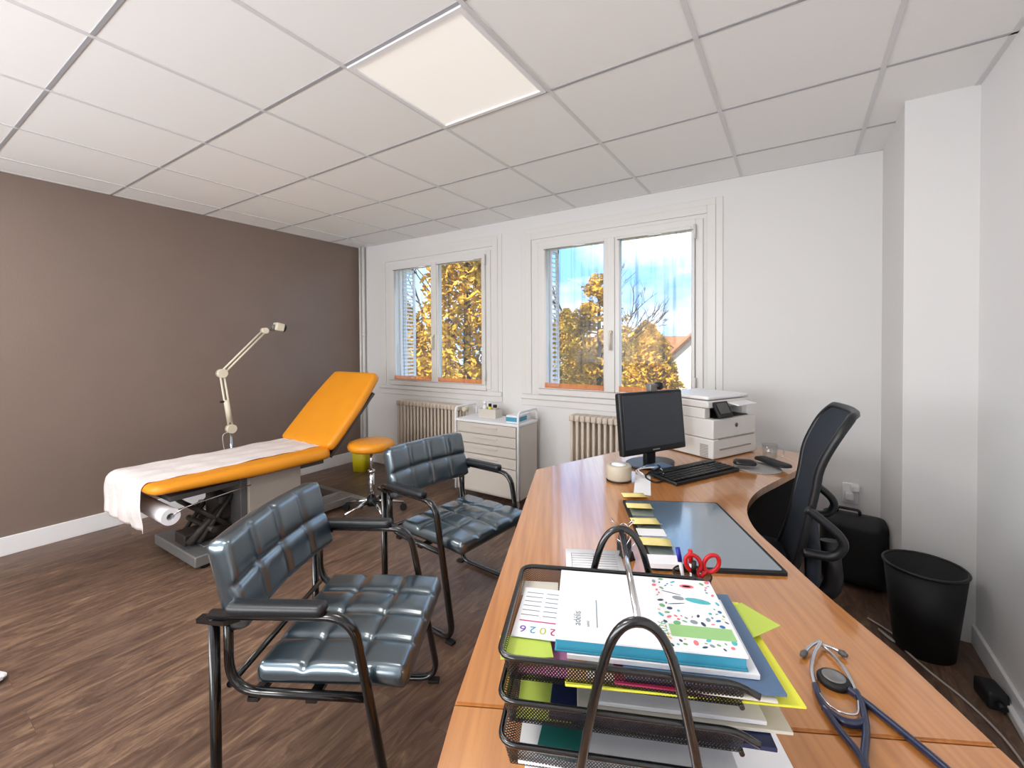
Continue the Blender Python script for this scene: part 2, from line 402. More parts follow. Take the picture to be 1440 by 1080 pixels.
# ------------------------------------------------------------ room shell
XL, XR, YB, YF, H = -3.30, 1.572, 2.185, -2.60, 2.43
struct(G().box(XL-0.2, XR+0.2, YF-0.2, YB+0.28, -0.15, 0).obj('floor', m_floor))
struct(G().box(XL-0.15, XL, YF-0.1, YB+0.28, 0, H+0.1).obj('wall_left', m_taupe))
struct(G().box(XR, XR+0.15, YF-0.1, YB+0.28, 0, H+0.1).obj('wall_right', m_wallr))
FW0, FW1, FZ0, FZ1 = -2.9, 0.9, 0.90, 2.20  # opening added behind the viewer to let the fill light in
g = G(); g.box(XL, FW0, YF-0.12, YF, 0, H+0.1); g.box(FW1, XR, YF-0.12, YF, 0, H+0.1); g.box(FW0, FW1, YF-0.12, YF, 0, FZ0); g.box(FW0, FW1, YF-0.12, YF, FZ1, H+0.1)
struct(g.obj('wall_front', m_white))
g = G()
for k in range(5):
    x = FW0+(FW1-FW0-0.06)*k/4; g.box(x, x+0.06, YF-0.09, YF-0.03, FZ0+0.05, FZ1-0.05)
g.box(FW0, FW1, YF-0.09, YF-0.03, FZ0, FZ0+0.05); g.box(FW0, FW1, YF-0.09, YF-0.03, FZ1-0.05, FZ1)
struct(g.obj('window_3', m_gloss))  # made-up frame in the opening added for the fill light
WINS = ((-2.84, -1.46), (-0.99, 0.36)); Z0, Z1 = 0.90, 2.19
g = G(); Y1 = YB+0.28
g.box(XL, WINS[0][0], YB, Y1, 0, H+0.1); g.box(WINS[0][1], WINS[1][0], YB, Y1, 0, H+0.1); g.box(WINS[1][1], XR, YB, Y1, 0, H+0.1)
for a, b in WINS: g.box(a, b, YB, Y1, 0, Z0); g.box(a, b, YB, Y1, Z1, H+0.1)
struct(g.obj('wall_back', m_white))
struct(G().box(1.325, XR, 1.58, YB, 0, H).obj('wall_column', m_white))
struct(G().box(-9, 7, -8.5, YB+0.28, H+0.12, H+0.3).obj('sun_blocker_slab', m_white))  # unseen slab added to keep the sun out of the rear opening
# ceiling tiles with recessed joints, lowered T grid
g = G()
xs = [XL]+[0.6*k for k in range(-5, 3)]+[XR]; ys = [YF]+[0.6*k for k in range(-4, 4)]+[YB]
g.box(XL-0.1, XR+0.1, YF-0.1, YB+0.1, H+0.012, H+0.1)
for xa, xb in zip(xs, xs[1:]):
    for ya, yb in zip(ys, ys[1:]):
        if (round(xa/0.6), round(ya/0.6)) in ((-1, 0), (-1, -3), (-4, -3)) and xa > XL: continue
        g.box(xa+0.004, xb-0.004, ya+0.004, yb-0.004, H, H+0.02)
struct(g.obj('ceiling', m_tile))
g = G()
for x in xs[1:-1]: g.box(x-0.009, x+0.009, YF, YB, H-0.004, H+0.013)
g.mi = 1
for y in ys[1:-1]: g.box(XL, XR, y-0.0065, y+0.0065, H-0.003, H+0.013)
g.mi = 0
g.box(XL, XL+0.02, YF, YB, H-0.003, H+0.01); g.box(XL, XR, YB-0.02, YB, H-0.003, H+0.01); g.box(XR-0.02, XR, YF, YB, H-0.003, H+0.01)
struct(g.obj('trim_1', [m_tbar, mat('ceiling_grid_shadow', (168, 168, 172), 0.5)]))  # grey on the crosswise bars stands in for shadow in the joints
m_diff = mat('lamp_diffuser', (240, 236, 230), 0.5, emit=0.22)
m_fillpanel = mat('fill_panel_diffuser', (240, 236, 230), 0.5, emit=1.0)  # glowing face of the two added fill panels
for k, (cx, cy) in enumerate(((-0.3, 0.3), (-0.3, -1.5), (-2.1, -1.5))):
    t = thing('ceiling_light', ('square recessed ceiling light panel above the middle of the room', 'added unseen ceiling fill panel behind the viewer, nearer the desk', 'added unseen ceiling fill panel behind the viewer, nearer the brown wall')[k], 'ceiling light', (cx, cy, H-0.002), group='recessed ceiling light panels')
    g = G(); a, b = 0.291, 0.272
    g.box(-a, a, -a, -b, -0.008, 0.012); g.box(-a, a, b, a, -0.008, 0.012); g.box(-a, -b, -b, b, -0.008, 0.012); g.box(b, a, -b, b, -0.008, 0.012)
    g.obj('frame', m_base, t)
    G().box(-b, b, -b, b, 0.0, 0.01).obj('diffuser', m_diff if k == 0 else m_fillpanel, t)
# baseboards
def skirting(name, x0, x1, y0, y1, h=0.115):
    g = G().box(x0, x1, y0, y1, 0, h, 0.003); struct(g.obj(name, m_base))
skirting('baseboard_left', XL, XL+0.014, YF, YB, 0.118)
skirting('baseboard_back', XL+0.014, 1.325, YB-0.014, YB, 0.10)
g = G().box(XR-0.014, XR, YF, 1.58, 0, 0.085, 0.003); g.box(XR-0.03, XR, YF, 1.2, 0.0, 0.03, 0.004); struct(g.obj('baseboard_right', m_base))

# ------------------------------------------------------------ windows
PANES = (((-2.70, -2.18), (-2.076, -1.546)), ((-0.863, -0.357), (-0.225, 0.29)))
for wi, ((a, b), ps) in enumerate(zip(WINS, PANES)):
    g = G(); y0, y1 = YB-0.012, YB+0.045; pz0, pz1 = 0.965, 2.112
    fw = 0.045
    g.box(a-0.005, a+fw, y0, y1, Z0, Z1, 0.004); g.box(b-fw, b+0.005, y0, y1, Z0, Z1, 0.004); g.box(a+fw, b-fw, y0, y1, Z1-fw, Z1+0.005, 0.004); g.box(a+fw, b-fw, y0-0.01, y1, Z0-0.01, Z0+0.04, 0.006)
    fr = struct(g.obj('window_%d' % (wi+1), m_gloss))
    for (p0, p1), nm in zip(ps, ('l', 'r')):
        s0 = a+fw+0.002 if nm == 'l' else ps[0][1]+ (ps[1][0]-ps[0][1])/2+0.002
        s1 = ps[0][1]+(ps[1][0]-ps[0][1])/2-0.002 if nm == 'l' else b-fw-0.002
        g = G(); q0, q1 = YB-0.03, YB+0.02
        g.box(s0, p0, q0, q1, Z0+0.042, Z1-fw-0.002, 0.004); g.box(p1, s1, q0, q1, Z0+0.042, Z1-fw-0.002, 0.004)
        g.box(p0, p1, q0, q1, Z0+0.042, pz0, 0.004); g.box(p0, p1, q0, q1, pz1, Z1-fw-0.002, 0.004)
        g.obj('sash', m_gloss, fr)
        gl = G().box(p0-0.004, p1+0.004, YB-0.004, YB, pz0-0.004, pz1+0.004).obj('glass_pane', m_glass, fr)
    mx = (ps[0][1]+ps[1][0])/2
    g = G().box(mx-0.028, mx+0.028, YB-0.042, YB-0.03, Z0+0.045, Z1-fw-0.005, 0.003); g.obj('mullion_cover', m_gloss, fr)
    g = G(); g.cyl((mx, YB-0.042, 1.41), (mx, YB-0.075, 1.41), 0.014); g.tube(fillet([(mx, YB-0.072, 1.42), (mx, YB-0.078, 1.36), (mx, YB-0.07, 1.27)], 0.02), 0.009); g.obj('window_handle', m_cream, fr)
    for hz in ((1.02, 2.13)):
        pass
    for hz in (1.03, 2.10):
        G().cyl((b-fw, YB-0.036, hz-0.05), (b-fw, YB-0.036, hz+0.05), 0.007).obj('hinge', m_gloss, fr)
    # moulded casing
    g = G(); ca, cb, ct = a-0.03, b+0.03, Z1+0.03
    for o0, o1, th in ((0.0, 0.055, 0.014), (0.055, 0.10, 0.008)):
        g.box(ca-o1, ca-o0, YB-th, YB, 0.886, ct+o1, 0.003); g.box(cb+o0, cb+o1, YB-th, YB, 0.886, ct+o1, 0.003); g.box(ca-o0, cb+o0, YB-th, YB, ct+o0, ct+o1, 0.003)
    g.box(ca-0.1, cb+0.1, YB-0.028, YB, 0.845, 0.885, 0.006); g.box(ca-0.1, cb+0.1, YB-0.012, YB, 0.79, 0.845, 0.003)
    struct(g.obj('trim_%d' % (wi+2), m_gloss))
    # net curtains, one per sash
    for k, (p0, p1) in enumerate(ps):
        wn = ('left window, beside the taupe wall', 'right window, behind the monitor')[wi]
        t = thing('net_curtain', 'sheer net curtain on the %s sash of the %s' % (('left', 'right')[k], wn), 'curtain', ((p0+p1)/2, YB-0.042, pz0), group='net curtains on the window sashes')
        hw = (p1-p0)/2+0.006; hh = pz1-pz0; sd_ = random.random()*9
        def fz(u, v, hw=hw, hh=hh, sd_=sd_, z0=0.03, z1=None):
            z1 = hh if z1 is None else z1
            x = -hw+2*hw*u; z = z0+(z1-z0)*v
            y = 0.006*math.sin(u*44+sd_)+0.004*math.sin(u*19+2*sd_+0.7*v)+0.003*math.sin(u*71+sd_*3)
            return (x, y*(0.55+0.45*v), z)
        G().sheet(fz, 70, 6).obj('voile', m_sheer, t)
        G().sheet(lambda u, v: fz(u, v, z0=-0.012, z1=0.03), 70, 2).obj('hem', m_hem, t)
        G().cyl((-hw-0.008, 0, hh+0.002), (hw+0.008, 0, hh+0.002), 0.004).obj('rod', m_chrome, t)
    # folded louvred shutter in the reveal outside
    t = thing('louvred_shutter', 'white louvred shutter folded open outside the %s window' % ('left', 'right')[wi], 'shutter', (ps[0][0]-0.005, YB+0.05, 0.93), group='louvred shutters outside')
    g = G(); dpt = (0.22, 0.15)[wi]
    g.box(-0.012, 0.012, 0, 0.022, 0, 1.22); g.box(-0.012, 0.012, dpt-0.022, dpt, 0, 1.22); g.box(-0.012, 0.012, 0, dpt, 0, 0.03); g.box(-0.012, 0.012, 0, dpt, 1.19, 1.22)
    g.obj('frame', m_base, t)
    g = G()
    for i in range(29): g.box(-0.014, 0.014, 0.02, dpt-0.02, -0.0025, 0.0025, m=TR((0, 0, 0.055+0.04*i), ry=R(35)))
    g.obj('louvres', m_base, t)

# ------------------------------------------------------------ pipes in the corner
g = G(); g.cyl((XL+0.045, YB-0.04, 0), (XL+0.045, YB-0.04, H-0.003), 0.013); t = tag(g.obj('heating_pipe', m_gloss), 'white vertical heating pipe in the corner, against the brown wall', 'pipe', 'corner heating pipes')
g = G(); g.cyl((XL+0.10, YB-0.04, 0), (XL+0.10, YB-0.04, H-0.003), 0.016); g.cyl((XL+0.10, YB-0.04, 1.42), (XL+0.10, YB-0.04, 1.45), 0.021); t = tag(g.obj('heating_pipe', m_gloss), 'thicker white vertical heating pipe in the corner, nearer the left window', 'pipe', 'corner heating pipes')

# ------------------------------------------------------------ radiators
def radiator(x0, n, z0, z1, label):
    t = thing('radiator', label, 'radiator', (x0, YB-0.095, 0), group='column radiators under the windows')
    g = G(); p = 0.046
    for i in range(n):
        x = (i+0.5)*p
        for dy in (-0.045, 0.0, 0.045):
            g.tube(fillet([(x, dy, z0+0.02), (x, dy, z1-0.02)], 0.01), 0.013, n=8)
        g.box(x-0.021, x+0.021, -0.062, 0.062, z0, z0+0.05, 0.012); g.box(x-0.021, x+0.021, -0.062, 0.062, z1-0.05, z1, 0.012)
    g.obj('columns', m_rad, t)
    W_ = n*p
    G().tube(fillet([(W_, 0, z1-0.03), (W_+0.06, 0, z1-0.03), (W_+0.06, 0, 0.0)], 0.03), 0.009).obj('feed_pipe', m_rad, t)
    g = G(); g.cyl((W_+0.06, 0, z1-0.06), (W_+0.06, 0, z1+0.0), 0.017); g.cyl((W_+0.06, 0, z1-0.03), (W_+0.06, -0.05, z1-0.03), 0.02); g.obj('valve', m_cream, t)
    for x in (p*0.5, W_-p*0.5): G().box(x-0.012, x+0.012, -0.03, 0.03, 0, z0, 0.003).obj('foot', m_rad, t)
radiator(-2.56, 18, 0.12, 0.75, 'beige column radiator under the left window, behind the stool')
radiator(-0.60, 15, 0.12, 0.76, 'beige column radiator under the right window, behind the desk')
t = thing('wall_socket', 'white double wall socket with plugs, low on the back wall behind the office chair', 'socket', (1.185, YB, 0.42))
G().box(-0.04, 0.04, -0.012, 0, -0.06, 0.06, 0.004).obj('plate', m_base, t)
g = G().box(-0.028, 0.012, -0.05, -0.012, -0.035, 0.012, 0.008); g.obj('plug', m_base, t)
g = G().box(0.0, 0.04, -0.055, -0.012, 0.02, 0.06, 0.008); g.obj('plug', m_base, t)

# ------------------------------------------------------------ examination couch
t = couch = thing('examination_couch', 'orange upholstered examination couch with raised backrest, along the brown wall', 'couch', (-2.27, 0, 0))
ZT = 0.565
def seatpost(x, y, z):
    k = 1-0.38*max(0, (0.05-y)/0.60)          # thins towards the foot end
    return (x, 0.33+y, ZT+0.003-(0.10-z)*k)
# leg section: rounded foot end
g = G(); poly = []
cushion(g, 0.66, 1.10, 0.10, rc=0.09, er=0.045, post=seatpost, NU=30, NV=40); g.obj('leg_cushion', m_orange, t)
ba = R(47)
def backpost(x, y, z):
    # taper towards the head
    L = y+0.36; k = 1-0.16*max(0, (L-0.35)/0.37)**1.5
    return (x*k, 0.885+L*math.cos(ba)-z*math.sin(ba), ZT-0.045+L*math.sin(ba)+z*math.cos(ba))
g = G(); cushion(g, 0.66, 0.72, 0.085, rc=0.06, er=0.035, post=backpost, NU=30, NV=36); g.obj('backrest', m_orange, t)
g = G(); g.box(-0.22, 0.22, -0.10, 0.86, ZT-0.125, ZT-0.095, 0.004); g.box(-0.26, 0.26, 0.0, 0.60, -0.0, 0.025, 0.003, m=TR((0, 0.90, ZT-0.09), rx=ba)); g.obj('frame', m_darkgrey, t)
g = G(); g.box(0.02, 0.25, 0.31, 0.66, 0.10, ZT-0.09, 0.006); g.obj('column_cover', m_boxgrey, t)
g = G(); g.box(-0.06, 0.23, 0.27, 0.31, 0.08, ZT-0.09, 0.004); g.obj('column_end', m_darkgrey, t)
g = G()
for x in (-0.12, 0.12):
    g.tube([(x, 0.08, 0.12), (x, 0.30, 0.40)], 0.014); g.tube([(x, 0.30, 0.12), (x, 0.06, 0.34)], 0.014)
g.cyl((-0.18, 0.14, 0.19), (0.18, 0.14, 0.19), 0.018); g.cyl((-0.16, 0.06, 0.34), (0.16, 0.06, 0.34), 0.012); g.box(-0.07, 0.07, 0.02, 0.28, 0.10, 0.17, 0.01); g.box(-0.1, 0.1, 0.2, 0.3, 0.2, 0.36, 0.02)
g.cyl((0.1, 0.03, 0.12), (0.1, 0.22, 0.30), 0.022)
g.obj('lifting_mechanism', m_darkmech, t)
g = G(); g.box(-0.36, 0.24, 0.01, 0.13, 0.02, 0.085, 0.008); g.box(-0.20, 0.13, 0.10, 0.50, 0.03, 0.09, 0.006); g.obj('foot_base', m_greymet, t)
g = G(); g.box(-0.05, 0.13, 0.40, 1.19, 0.035, 0.075, 0.004); g.box(-0.055, -0.035, 0.4, 1.19, 0.035, 0.09, 0.002); g.box(0.115, 0.135, 0.4, 1.19, 0.035, 0.09, 0.002); g.obj('base_rail', m_alu, t)
g = G(); g.box(-0.35, 0.26, 1.16, 1.21, 0.03, 0.085, 0.004); g.obj('head_base', m_alu, t)
for x in (-0.33, 0.21):
    for y in (0.07, 1.185):
        G().cyl((x, y, 0), (x, y, 0.031), 0.022).obj('foot', m_rubber, t)
g = G(); g.tube(fillet([(0.30, 0.30, ZT-0.12), (0.30, -0.06, ZT-0.15), (0.285, -0.12, ZT-0.185)], 0.05), 0.004); g.obj('roll_holder', m_chrome, t)
g = G(); g.cyl((-0.262, -0.12, ZT-0.185), (-0.23, -0.12, ZT-0.185), 0.010); g.obj('roll_spindle', m_greymet, t)
# paper: roll, and the sheet over the couch
g = G(); prof = [(0.020, -0.25), (0.046, -0.25), (0.046, 0.26), (0.020, 0.26), (0.020, -0.25)]
g.lathe(prof, n=32, m=TR((-2.24, -0.12, ZT-0.185), ry=R(90))); ro = g.obj('paper_roll', m_paper)
for p in ro.data.polygons: p.use_smooth = False
tag(ro, 'roll of white examination paper hanging under the foot end of the orange couch', 'paper roll')
def drape(u, v):
    # v 0..1 along: from the back hinge, over the couch, down the foot end
    Lf, Ld = 1.06, 0.215; d = v*(Lf+Ld+0.05)
    wv = 0.0025*math.sin(u*23+d*9)+0.0018*math.sin(d*31+u*5)+0.0012*math.sin(u*47-d*17)
    flap = max(0, (d-Lf)/Ld)
    x = -0.285+0.49*u+0.02*max(0, d-Lf)*math.sin(d*20)
    if d < Lf: y, z = 0.87-d, ZT+0.006+0.006*(1-abs(2*u-1)**2)+wv
    else:
        a = min(1, (d-Lf)/0.07)*PI/2; e = max(0, d-Lf-0.07)
        y = 0.87-Lf-0.045*math.sin(a)-0.012*math.sin(3*u+e*9)*min(1, e*6); z = ZT+0.008-0.045*(1-math.cos(a))-e+wv*0.3 - 0.035*u*min(1, e*4)
        y += wv*2
    # sheet widened at its drop like a folded tail
    x += (u-0.5)*0.03*min(1, flap*2)
    return (x-2.27+(-0.01), y, z)
tag(G().sheet(drape, 26, 90).obj('paper_sheet', m_crepe, solid=0.0012), 'crumpled white examination paper laid on the orange couch and hanging over its foot', 'paper')

# ------------------------------------------------------------ examination lamp on its stand
LX = -2.95
t = thing('examination_lamp', 'cream jointed-arm examination lamp standing between the couch and the brown wall', 'lamp', (LX, 0.63, 0))
g = G()
for k in range(5):
    a = 2*PI*k/5; g.tube([(0, 0, 0.09), (0.26*math.cos(a), 0.26*math.sin(a), 0.06)], [0.016, 0.011])
g.lathe([(0, 0.06), (0.035, 0.06), (0.035, 0.12), (0.0, 0.12)]); g.obj('star_base', m_greymet, t)
for k in range(5):
    a = 2*PI*k/5; G().cyl((0.26*math.cos(a)-0.009, 0.26*math.sin(a), 0.027), (0.26*math.cos(a)+0.009, 0.26*math.sin(a), 0.027), 0.027).obj('castor', m_rubber, t)
g = G(); g.cyl((0, 0, 0.1), (0, 0, 0.62), 0.011); g.obj('pole', m_chrome, t)
J1 = Vector((0, 0.0, 0.645)); J2 = Vector((0, -0.062, 1.10)); J3 = Vector((0, 0.279, 1.449)); HD = Vector((0, 0.40, 1.484))
def rod(g, a, b, off, r): d = Vector((0, 0, 1)).cross(b-a); n_ = Vector((1, 0, 0)).cross(b-a).normalized()*off; g.cyl(a+n_, b+n_, r, n=8)
g = G(); rod(g, J1, J2, 0.014, 0.008); rod(g, J1, J2, -0.014, 0.008); q = J1+(J2-J1)*0.12; q2 = J1+(J2-J1)*0.52
g.tube([q+Vector((0.004, 0.0, 0)), q2], 0.021, n=8); g.obj('lower_arm', m_cream, t)
g = G(); rod(g, J2, J3, 0.013, 0.008); rod(g, J2, J3, -0.013, 0.008); g.obj('upper_arm', m_cream, t)
for j in (J1, J2, J3):
    G().cyl(j-Vector((0.025, 0, 0)), j+Vector((0.025, 0, 0)), 0.036 if j is not J3 else 0.026).obj('joint', m_cream, t)
q = J1+(J2-J1)*0.5; g = G(); g.cyl(q+Vector((0, -0.045, 0)), q+Vector((0, -0.015, 0)), 0.009); g.obj('tension_knob', m_black, t)
g = G(); g.cyl(J3, HD-Vector((0, 0.05, 0.01)), 0.010); g.tube([HD-Vector((0, 0.05, 0.035)), HD-Vector((0, 0.045, -0.02))], 0.014); g.obj('head_bracket', m_greymet, t)
g = G(); g.box(-0.035, 0.035, -0.035, 0.04, -0.035, 0.035, 0.010, m=TR(HD, rx=R(-12))); hd = g.obj('lamp_head', m_cream, t)
g = G(); g.lathe([(0, 0), (0.03, 0), (0.034, 0.02), (0.02, 0.025), (0, 0.02)], m=TR(HD+Vector((0, 0.035, -0.006)), rx=R(-102))); g.obj('lens', m_black, hd)
g = G(); g.tube(smooth_path([(0, -0.01, 0.62), (0, -0.06, 0.60), (0, -0.05, 0.48), (0, -0.012, 0.36), (0, -0.012, 0.2)]), 0.004, n=6); g.obj('cord', m_cable, t)

# ------------------------------------------------------------ stool
t = thing('stool', 'round orange-topped stool on a chrome star base, beside the raised end of the couch', 'stool', (-1.87, 1.15, 0))
g = G(); g.lathe([(0, 0.505), (0.15, 0.505), (0.172, 0.52), (0.178, 0.545), (0.165, 0.568), (0.13, 0.578), (0, 0.58)], n=40); g.obj('seat', m_orange, t)
g = G(); g.cyl((0, 0, 0.30), (0, 0, 0.505), 0.012); g.cyl((0, 0, 0.11), (0, 0, 0.335), 0.023); g.cyl((0, 0, 0.33), (0, 0, 0.345), 0.028); g.obj('gas_column', m_chrome, t)
g = G(); g.lathe([(0, 0.07), (0.034, 0.07), (0.04, 0.1), (0.034, 0.135), (0, 0.135)]); g.obj('hub', m_black, t)
for k in range(5):
    a = R(-93+72*k); ca, sa = math.cos(a), math.sin(a)
    lg = G().tube([(0.03*ca, 0.03*sa, 0.105), (0.24*ca, 0.24*sa, 0.068)], [0.015, 0.011]).obj('base_leg', m_chrome, t)
    G().cyl((0.24*ca-0.012*sa, 0.24*sa+0.012*ca, 0.027), (0.24*ca+0.012*sa, 0.24*sa-0.012*ca, 0.027), 0.027).obj('castor', m_rubber, lg)

# ------------------------------------------------------------ yellow bin
t = thing('waste_bin', 'small bright yellow plastic bin on the floor behind the stool', 'bin', (-2.93, 1.89, 0), R(20))
g = G()
def ringq(w, z): return [(w*x, w*y, z) for x, y in rrect(1, 1, 0.2, 3)]
rs = [ringq(0.14, 0), ringq(0.17, 0.22), ringq(0.155, 0.22), ringq(0.13, 0.01)]
vr = [[g.bm.verts.new(p) for p in r_] for r_ in rs]
for a_, b_ in zip(vr, vr[1:]):
    for i in range(len(a_)): g._faces([g.bm.faces.new((a_[i], a_[(i+1) % len(a_)], b_[(i+1) % len(a_)], b_[i]))], True)
g.bm.faces.new(vr[0]); g.bm.faces.new(vr[-1]); g.obj('tub', m_yellow, t)
g = G(); g.prism([(0.178*x, 0.178*y) for x, y in rrect(1, 1, 0.2, 3)], 0.222, 0.238); g.obj('lid', m_yellow, t)

# ------------------------------------------------------------ drawer cabinet
CX0, CX1, CY0, CY1, CZ = -1.565, -0.925, 1.80, 2.10, 0.685
t = cab = thing('drawer_cabinet', 'beige wheeled drawer cabinet with side rails, between the two windows', 'cabinet', (CX0, CY0, 0))
W_, D_ = CX1-CX0, CY1-CY0
g = G(); g.box(0, W_, 0.018, D_, 0.075, CZ-0.02, 0.004); g.obj('body', m_cabinet, t)
g = G(); g.box(-0.004, W_+0.004, -0.006, D_+0.004, CZ-0.02, CZ, 0.004); g.obj('top', m_base, t)
zz = [0.665, 0.575, 0.49, 0.405, 0.32, 0.09]
for a_, b_ in zip(zz, zz[1:]):
    d = G().box(0.022, W_-0.022, -0.002, 0.02, b_+0.004, a_-0.004, 0.003).obj('drawer', m_cabinet, t)
    if a_-b_ < 0.2: G().box(0.2, W_-0.2, -0.010, 0.0, (a_+b_)/2+0.008, (a_+b_)/2+0.018, 0.002).obj('handle', m_cabinet, d)
for x in (0.0, W_):
    g = G(); g.tube(fillet([(x, 0.0, 0.08), (x, 0.0, CZ+0.095), (x, D_, CZ+0.095), (x, D_, CZ)], 0.04), 0.010); g.obj('side_rail', m_base, t)
for x in (0.04, W_-0.04):
    for y in (0.04, D_-0.04):
        G().cyl((x-0.01, y, 0.028), (x+0.01, y, 0.028), 0.028).obj('castor', m_cabinet, t); G().cyl((x, y, 0.045), (x, y, 0.078), 0.01).obj('castor_stem', m_greymet, t)
t = thing('supply_box', 'small open white box of medical bottles on the drawer cabinet', 'box', (-1.33, 1.99, CZ))
g = G(); g.box(-0.09, 0.09, -0.05, 0.05, 0, 0.006); g.box(-0.09, 0.09, -0.05, -0.045, 0.006, 0.075); g.box(-0.09, 0.09, 0.045, 0.05, 0.006, 0.075); g.box(-0.09, -0.085, -0.045, 0.045, 0.006, 0.075); g.box(0.085, 0.09, -0.045, 0.045, 0.006, 0.075); g.obj('box', m_cabinet, t)
for k, (x, y, h, r, mb, mc, lb) in enumerate(((-0.06, 0.0, 0.13, 0.02, m_base, m_base, 'white bottle in the supply box on the cabinet'), (-0.01, 0.01, 0.11, 0.018, m_yel, m_black, 'yellow bottle with black cap in the supply box on the cabinet'), (0.05, 0.0, 0.105, 0.024, m_pot, m_black, 'wide jar with black lid in the supply box on the cabinet'))):
    t = thing('medicine_bottle', lb, 'bottle', (-1.33+x, 1.99+y, CZ+0.006), group='bottles on the drawer cabinet')
    G().lathe([(0, 0), (r, 0), (r, h*0.65), (r*0.6, h*0.75), (r*0.6, h*0.78), (0, h*0.78)], n=16).obj('body', mb, t)
    G().lathe([(0, h*0.785), (r*0.75, h*0.785), (r*0.75, h), (0, h)], n=16).obj('cap', mc, t)
t = thing('glove_box', 'white and blue cardboard glove box on the right end of the drawer cabinet', 'box', (-1.02, 1.95, CZ), R(4))
G().box(-0.055, 0.055, -0.10, 0.12, 0.0, 0.06, 0.003).obj('carton', m_paper, t)
G().box(-0.0565, 0.0565, -0.1015, 0.05, 0.010, 0.045).obj('printed_band', m_teal, t)

# ------------------------------------------------------------ visitor chairs
def make_chair(label):
    t = thing('visitor_chair', label, 'chair', group='black leather visitor chairs')
    def sp(x, y, z):   # x depth, y width; slight waterfall front
        d = max(0, x-0.10)
        return (0.055+x, y, 0.372+z-0.10*d*d*6+0.0)
    g = G(); cushion(g, 0.43, 0.50, 0.075, 3, 4, rc=0.035, er=0.026, groove=0.010, post=sp, NU=60, NV=66, puff=0.006); g.obj('seat', m_leather, t)
    tilt = R(14)
    def bp(x, y, z):  # x width, y height, z thickness towards the front
        z = z-0.015
        yy = y+0.115; cur = 0.025*(x/0.25)**2
        return (-0.245-yy*math.sin(tilt)+z*math.cos(tilt)+cur, x, 0.55+yy*math.cos(tilt)+z*math.sin(tilt))
    g = G(); cushion(g, 0.54, 0.26, 0.080, 4, 2, rc=0.035, er=0.024, groove=0.010, post=bp, NU=66, NV=40, puff=0.004, back=0.8); g.obj('backrest', m_leather, t)
    for s in (1, -1):
        y = s*0.278
        pts = [(0.06, y, 0.605), (-0.262, y, 0.605), (-0.262, y, 0.017), (0.235, y, 0.017), (0.10, y, 0.605), (-0.02, y, 0.605)]
        g = G(); g.tube(fillet([(-0.242, y, 0.60), (-0.242, y, 0.018), (0.245, y, 0.018), (0.135, y, 0.605), (-0.25, y, 0.605)], 0.075, 8), 0.017, n=12, ry=0.0115); fr = g.obj('side_frame', m_blackmet, t)
        g = G(); g.tube(fillet([(-0.215, y*0.94, 0.60), (-0.215, y*0.94, 0.385), (0.16, y*0.94, 0.375)], 0.09, 8), 0.014, n=10, ry=0.011); g.obj('seat_rail', m_blackmet, fr)
        g = G(); g.prism([(-0.283, y-0.012), (-0.20, y-0.022), (-0.17, y), (-0.20, y+0.022), (-0.283, y+0.012)], 0.586, 0.598); g.obj('bracket', m_blackmet, fr)
        def ap(x, yy, z, y=y): return (-0.07+x, y+yy, 0.607+z)
        g = G(); cushion(g, 0.27, 0.05, 0.034, rc=0.02, er=0.016, post=ap, NU=24, NV=10, back=1); g.obj('arm_pad', m_armpad, t)
        for x in (-0.242, 0.235): G().box(x-0.03, x+0.012, y-0.014, y+0.014, 0, 0.012, 0.003).obj('foot', m_rubber, t)
    g = G(); g.box(0.00, 0.03, -0.27, 0.27, 0.362, 0.374); g.box(-0.16, -0.13, -0.27, 0.27, 0.362, 0.374); g.cyl((-0.215, -0.26, 0.40), (-0.215, 0.26, 0.40), 0.009); g.obj('cross_bars', m_blackmet, t)
    return t
ch1 = make_chair('black tufted leather visitor chair in the foreground, nearer the viewer')
ch2 = copy_tree(ch1); ch2['label'] = 'black tufted leather visitor chair further back, in front of the drawer cabinet'
ch1.location = (-0.332, -0.208, 0); ch1.rotation_euler = (0, 0, R(30.8))
ch2.location = (-0.575, 0.645, 0); ch2.rotation_euler = (0, 0, R(-4.6))

# ------------------------------------------------------------ desk
DZ = 0.74
U = Vector((0.458, -0.889)); V = Vector((0.889, 0.458))
left = [(-0.104, 0.653), (0.278, -0.082), (0.423, -0.353)]
curve = [(0.30, 1.50), (0.62, 1.66), (0.90, 1.66), (0.985, 1.56), (0.945, 1.372), (0.861, 1.102), (0.785, 0.854), (0.765, 0.640), (0.799, 0.458), (0.879, 0.298), (0.967, 0.13), (1.075, -0.045)]
right_pts = [p.to_2d() for p in smooth_path([(a_, b_, 0) for a_, b_ in curve], 6)]
seamR = Vector((1.155, -0.205)); seamL = seamR - V*0.80
def off(poly, z0, z1, nm, par):
    g = G(); g.prism(poly, z0, z1); return g.obj(nm, m_wood, par)
desk = thing('desk', 'large curved light-wood office desk with a cut-out for the office chair', 'desk')
main = [(-0.104, 0.653)] + [(0.124, 1.246)] + [tuple(p) for p in right_pts] + [tuple(seamR), tuple(seamL)]
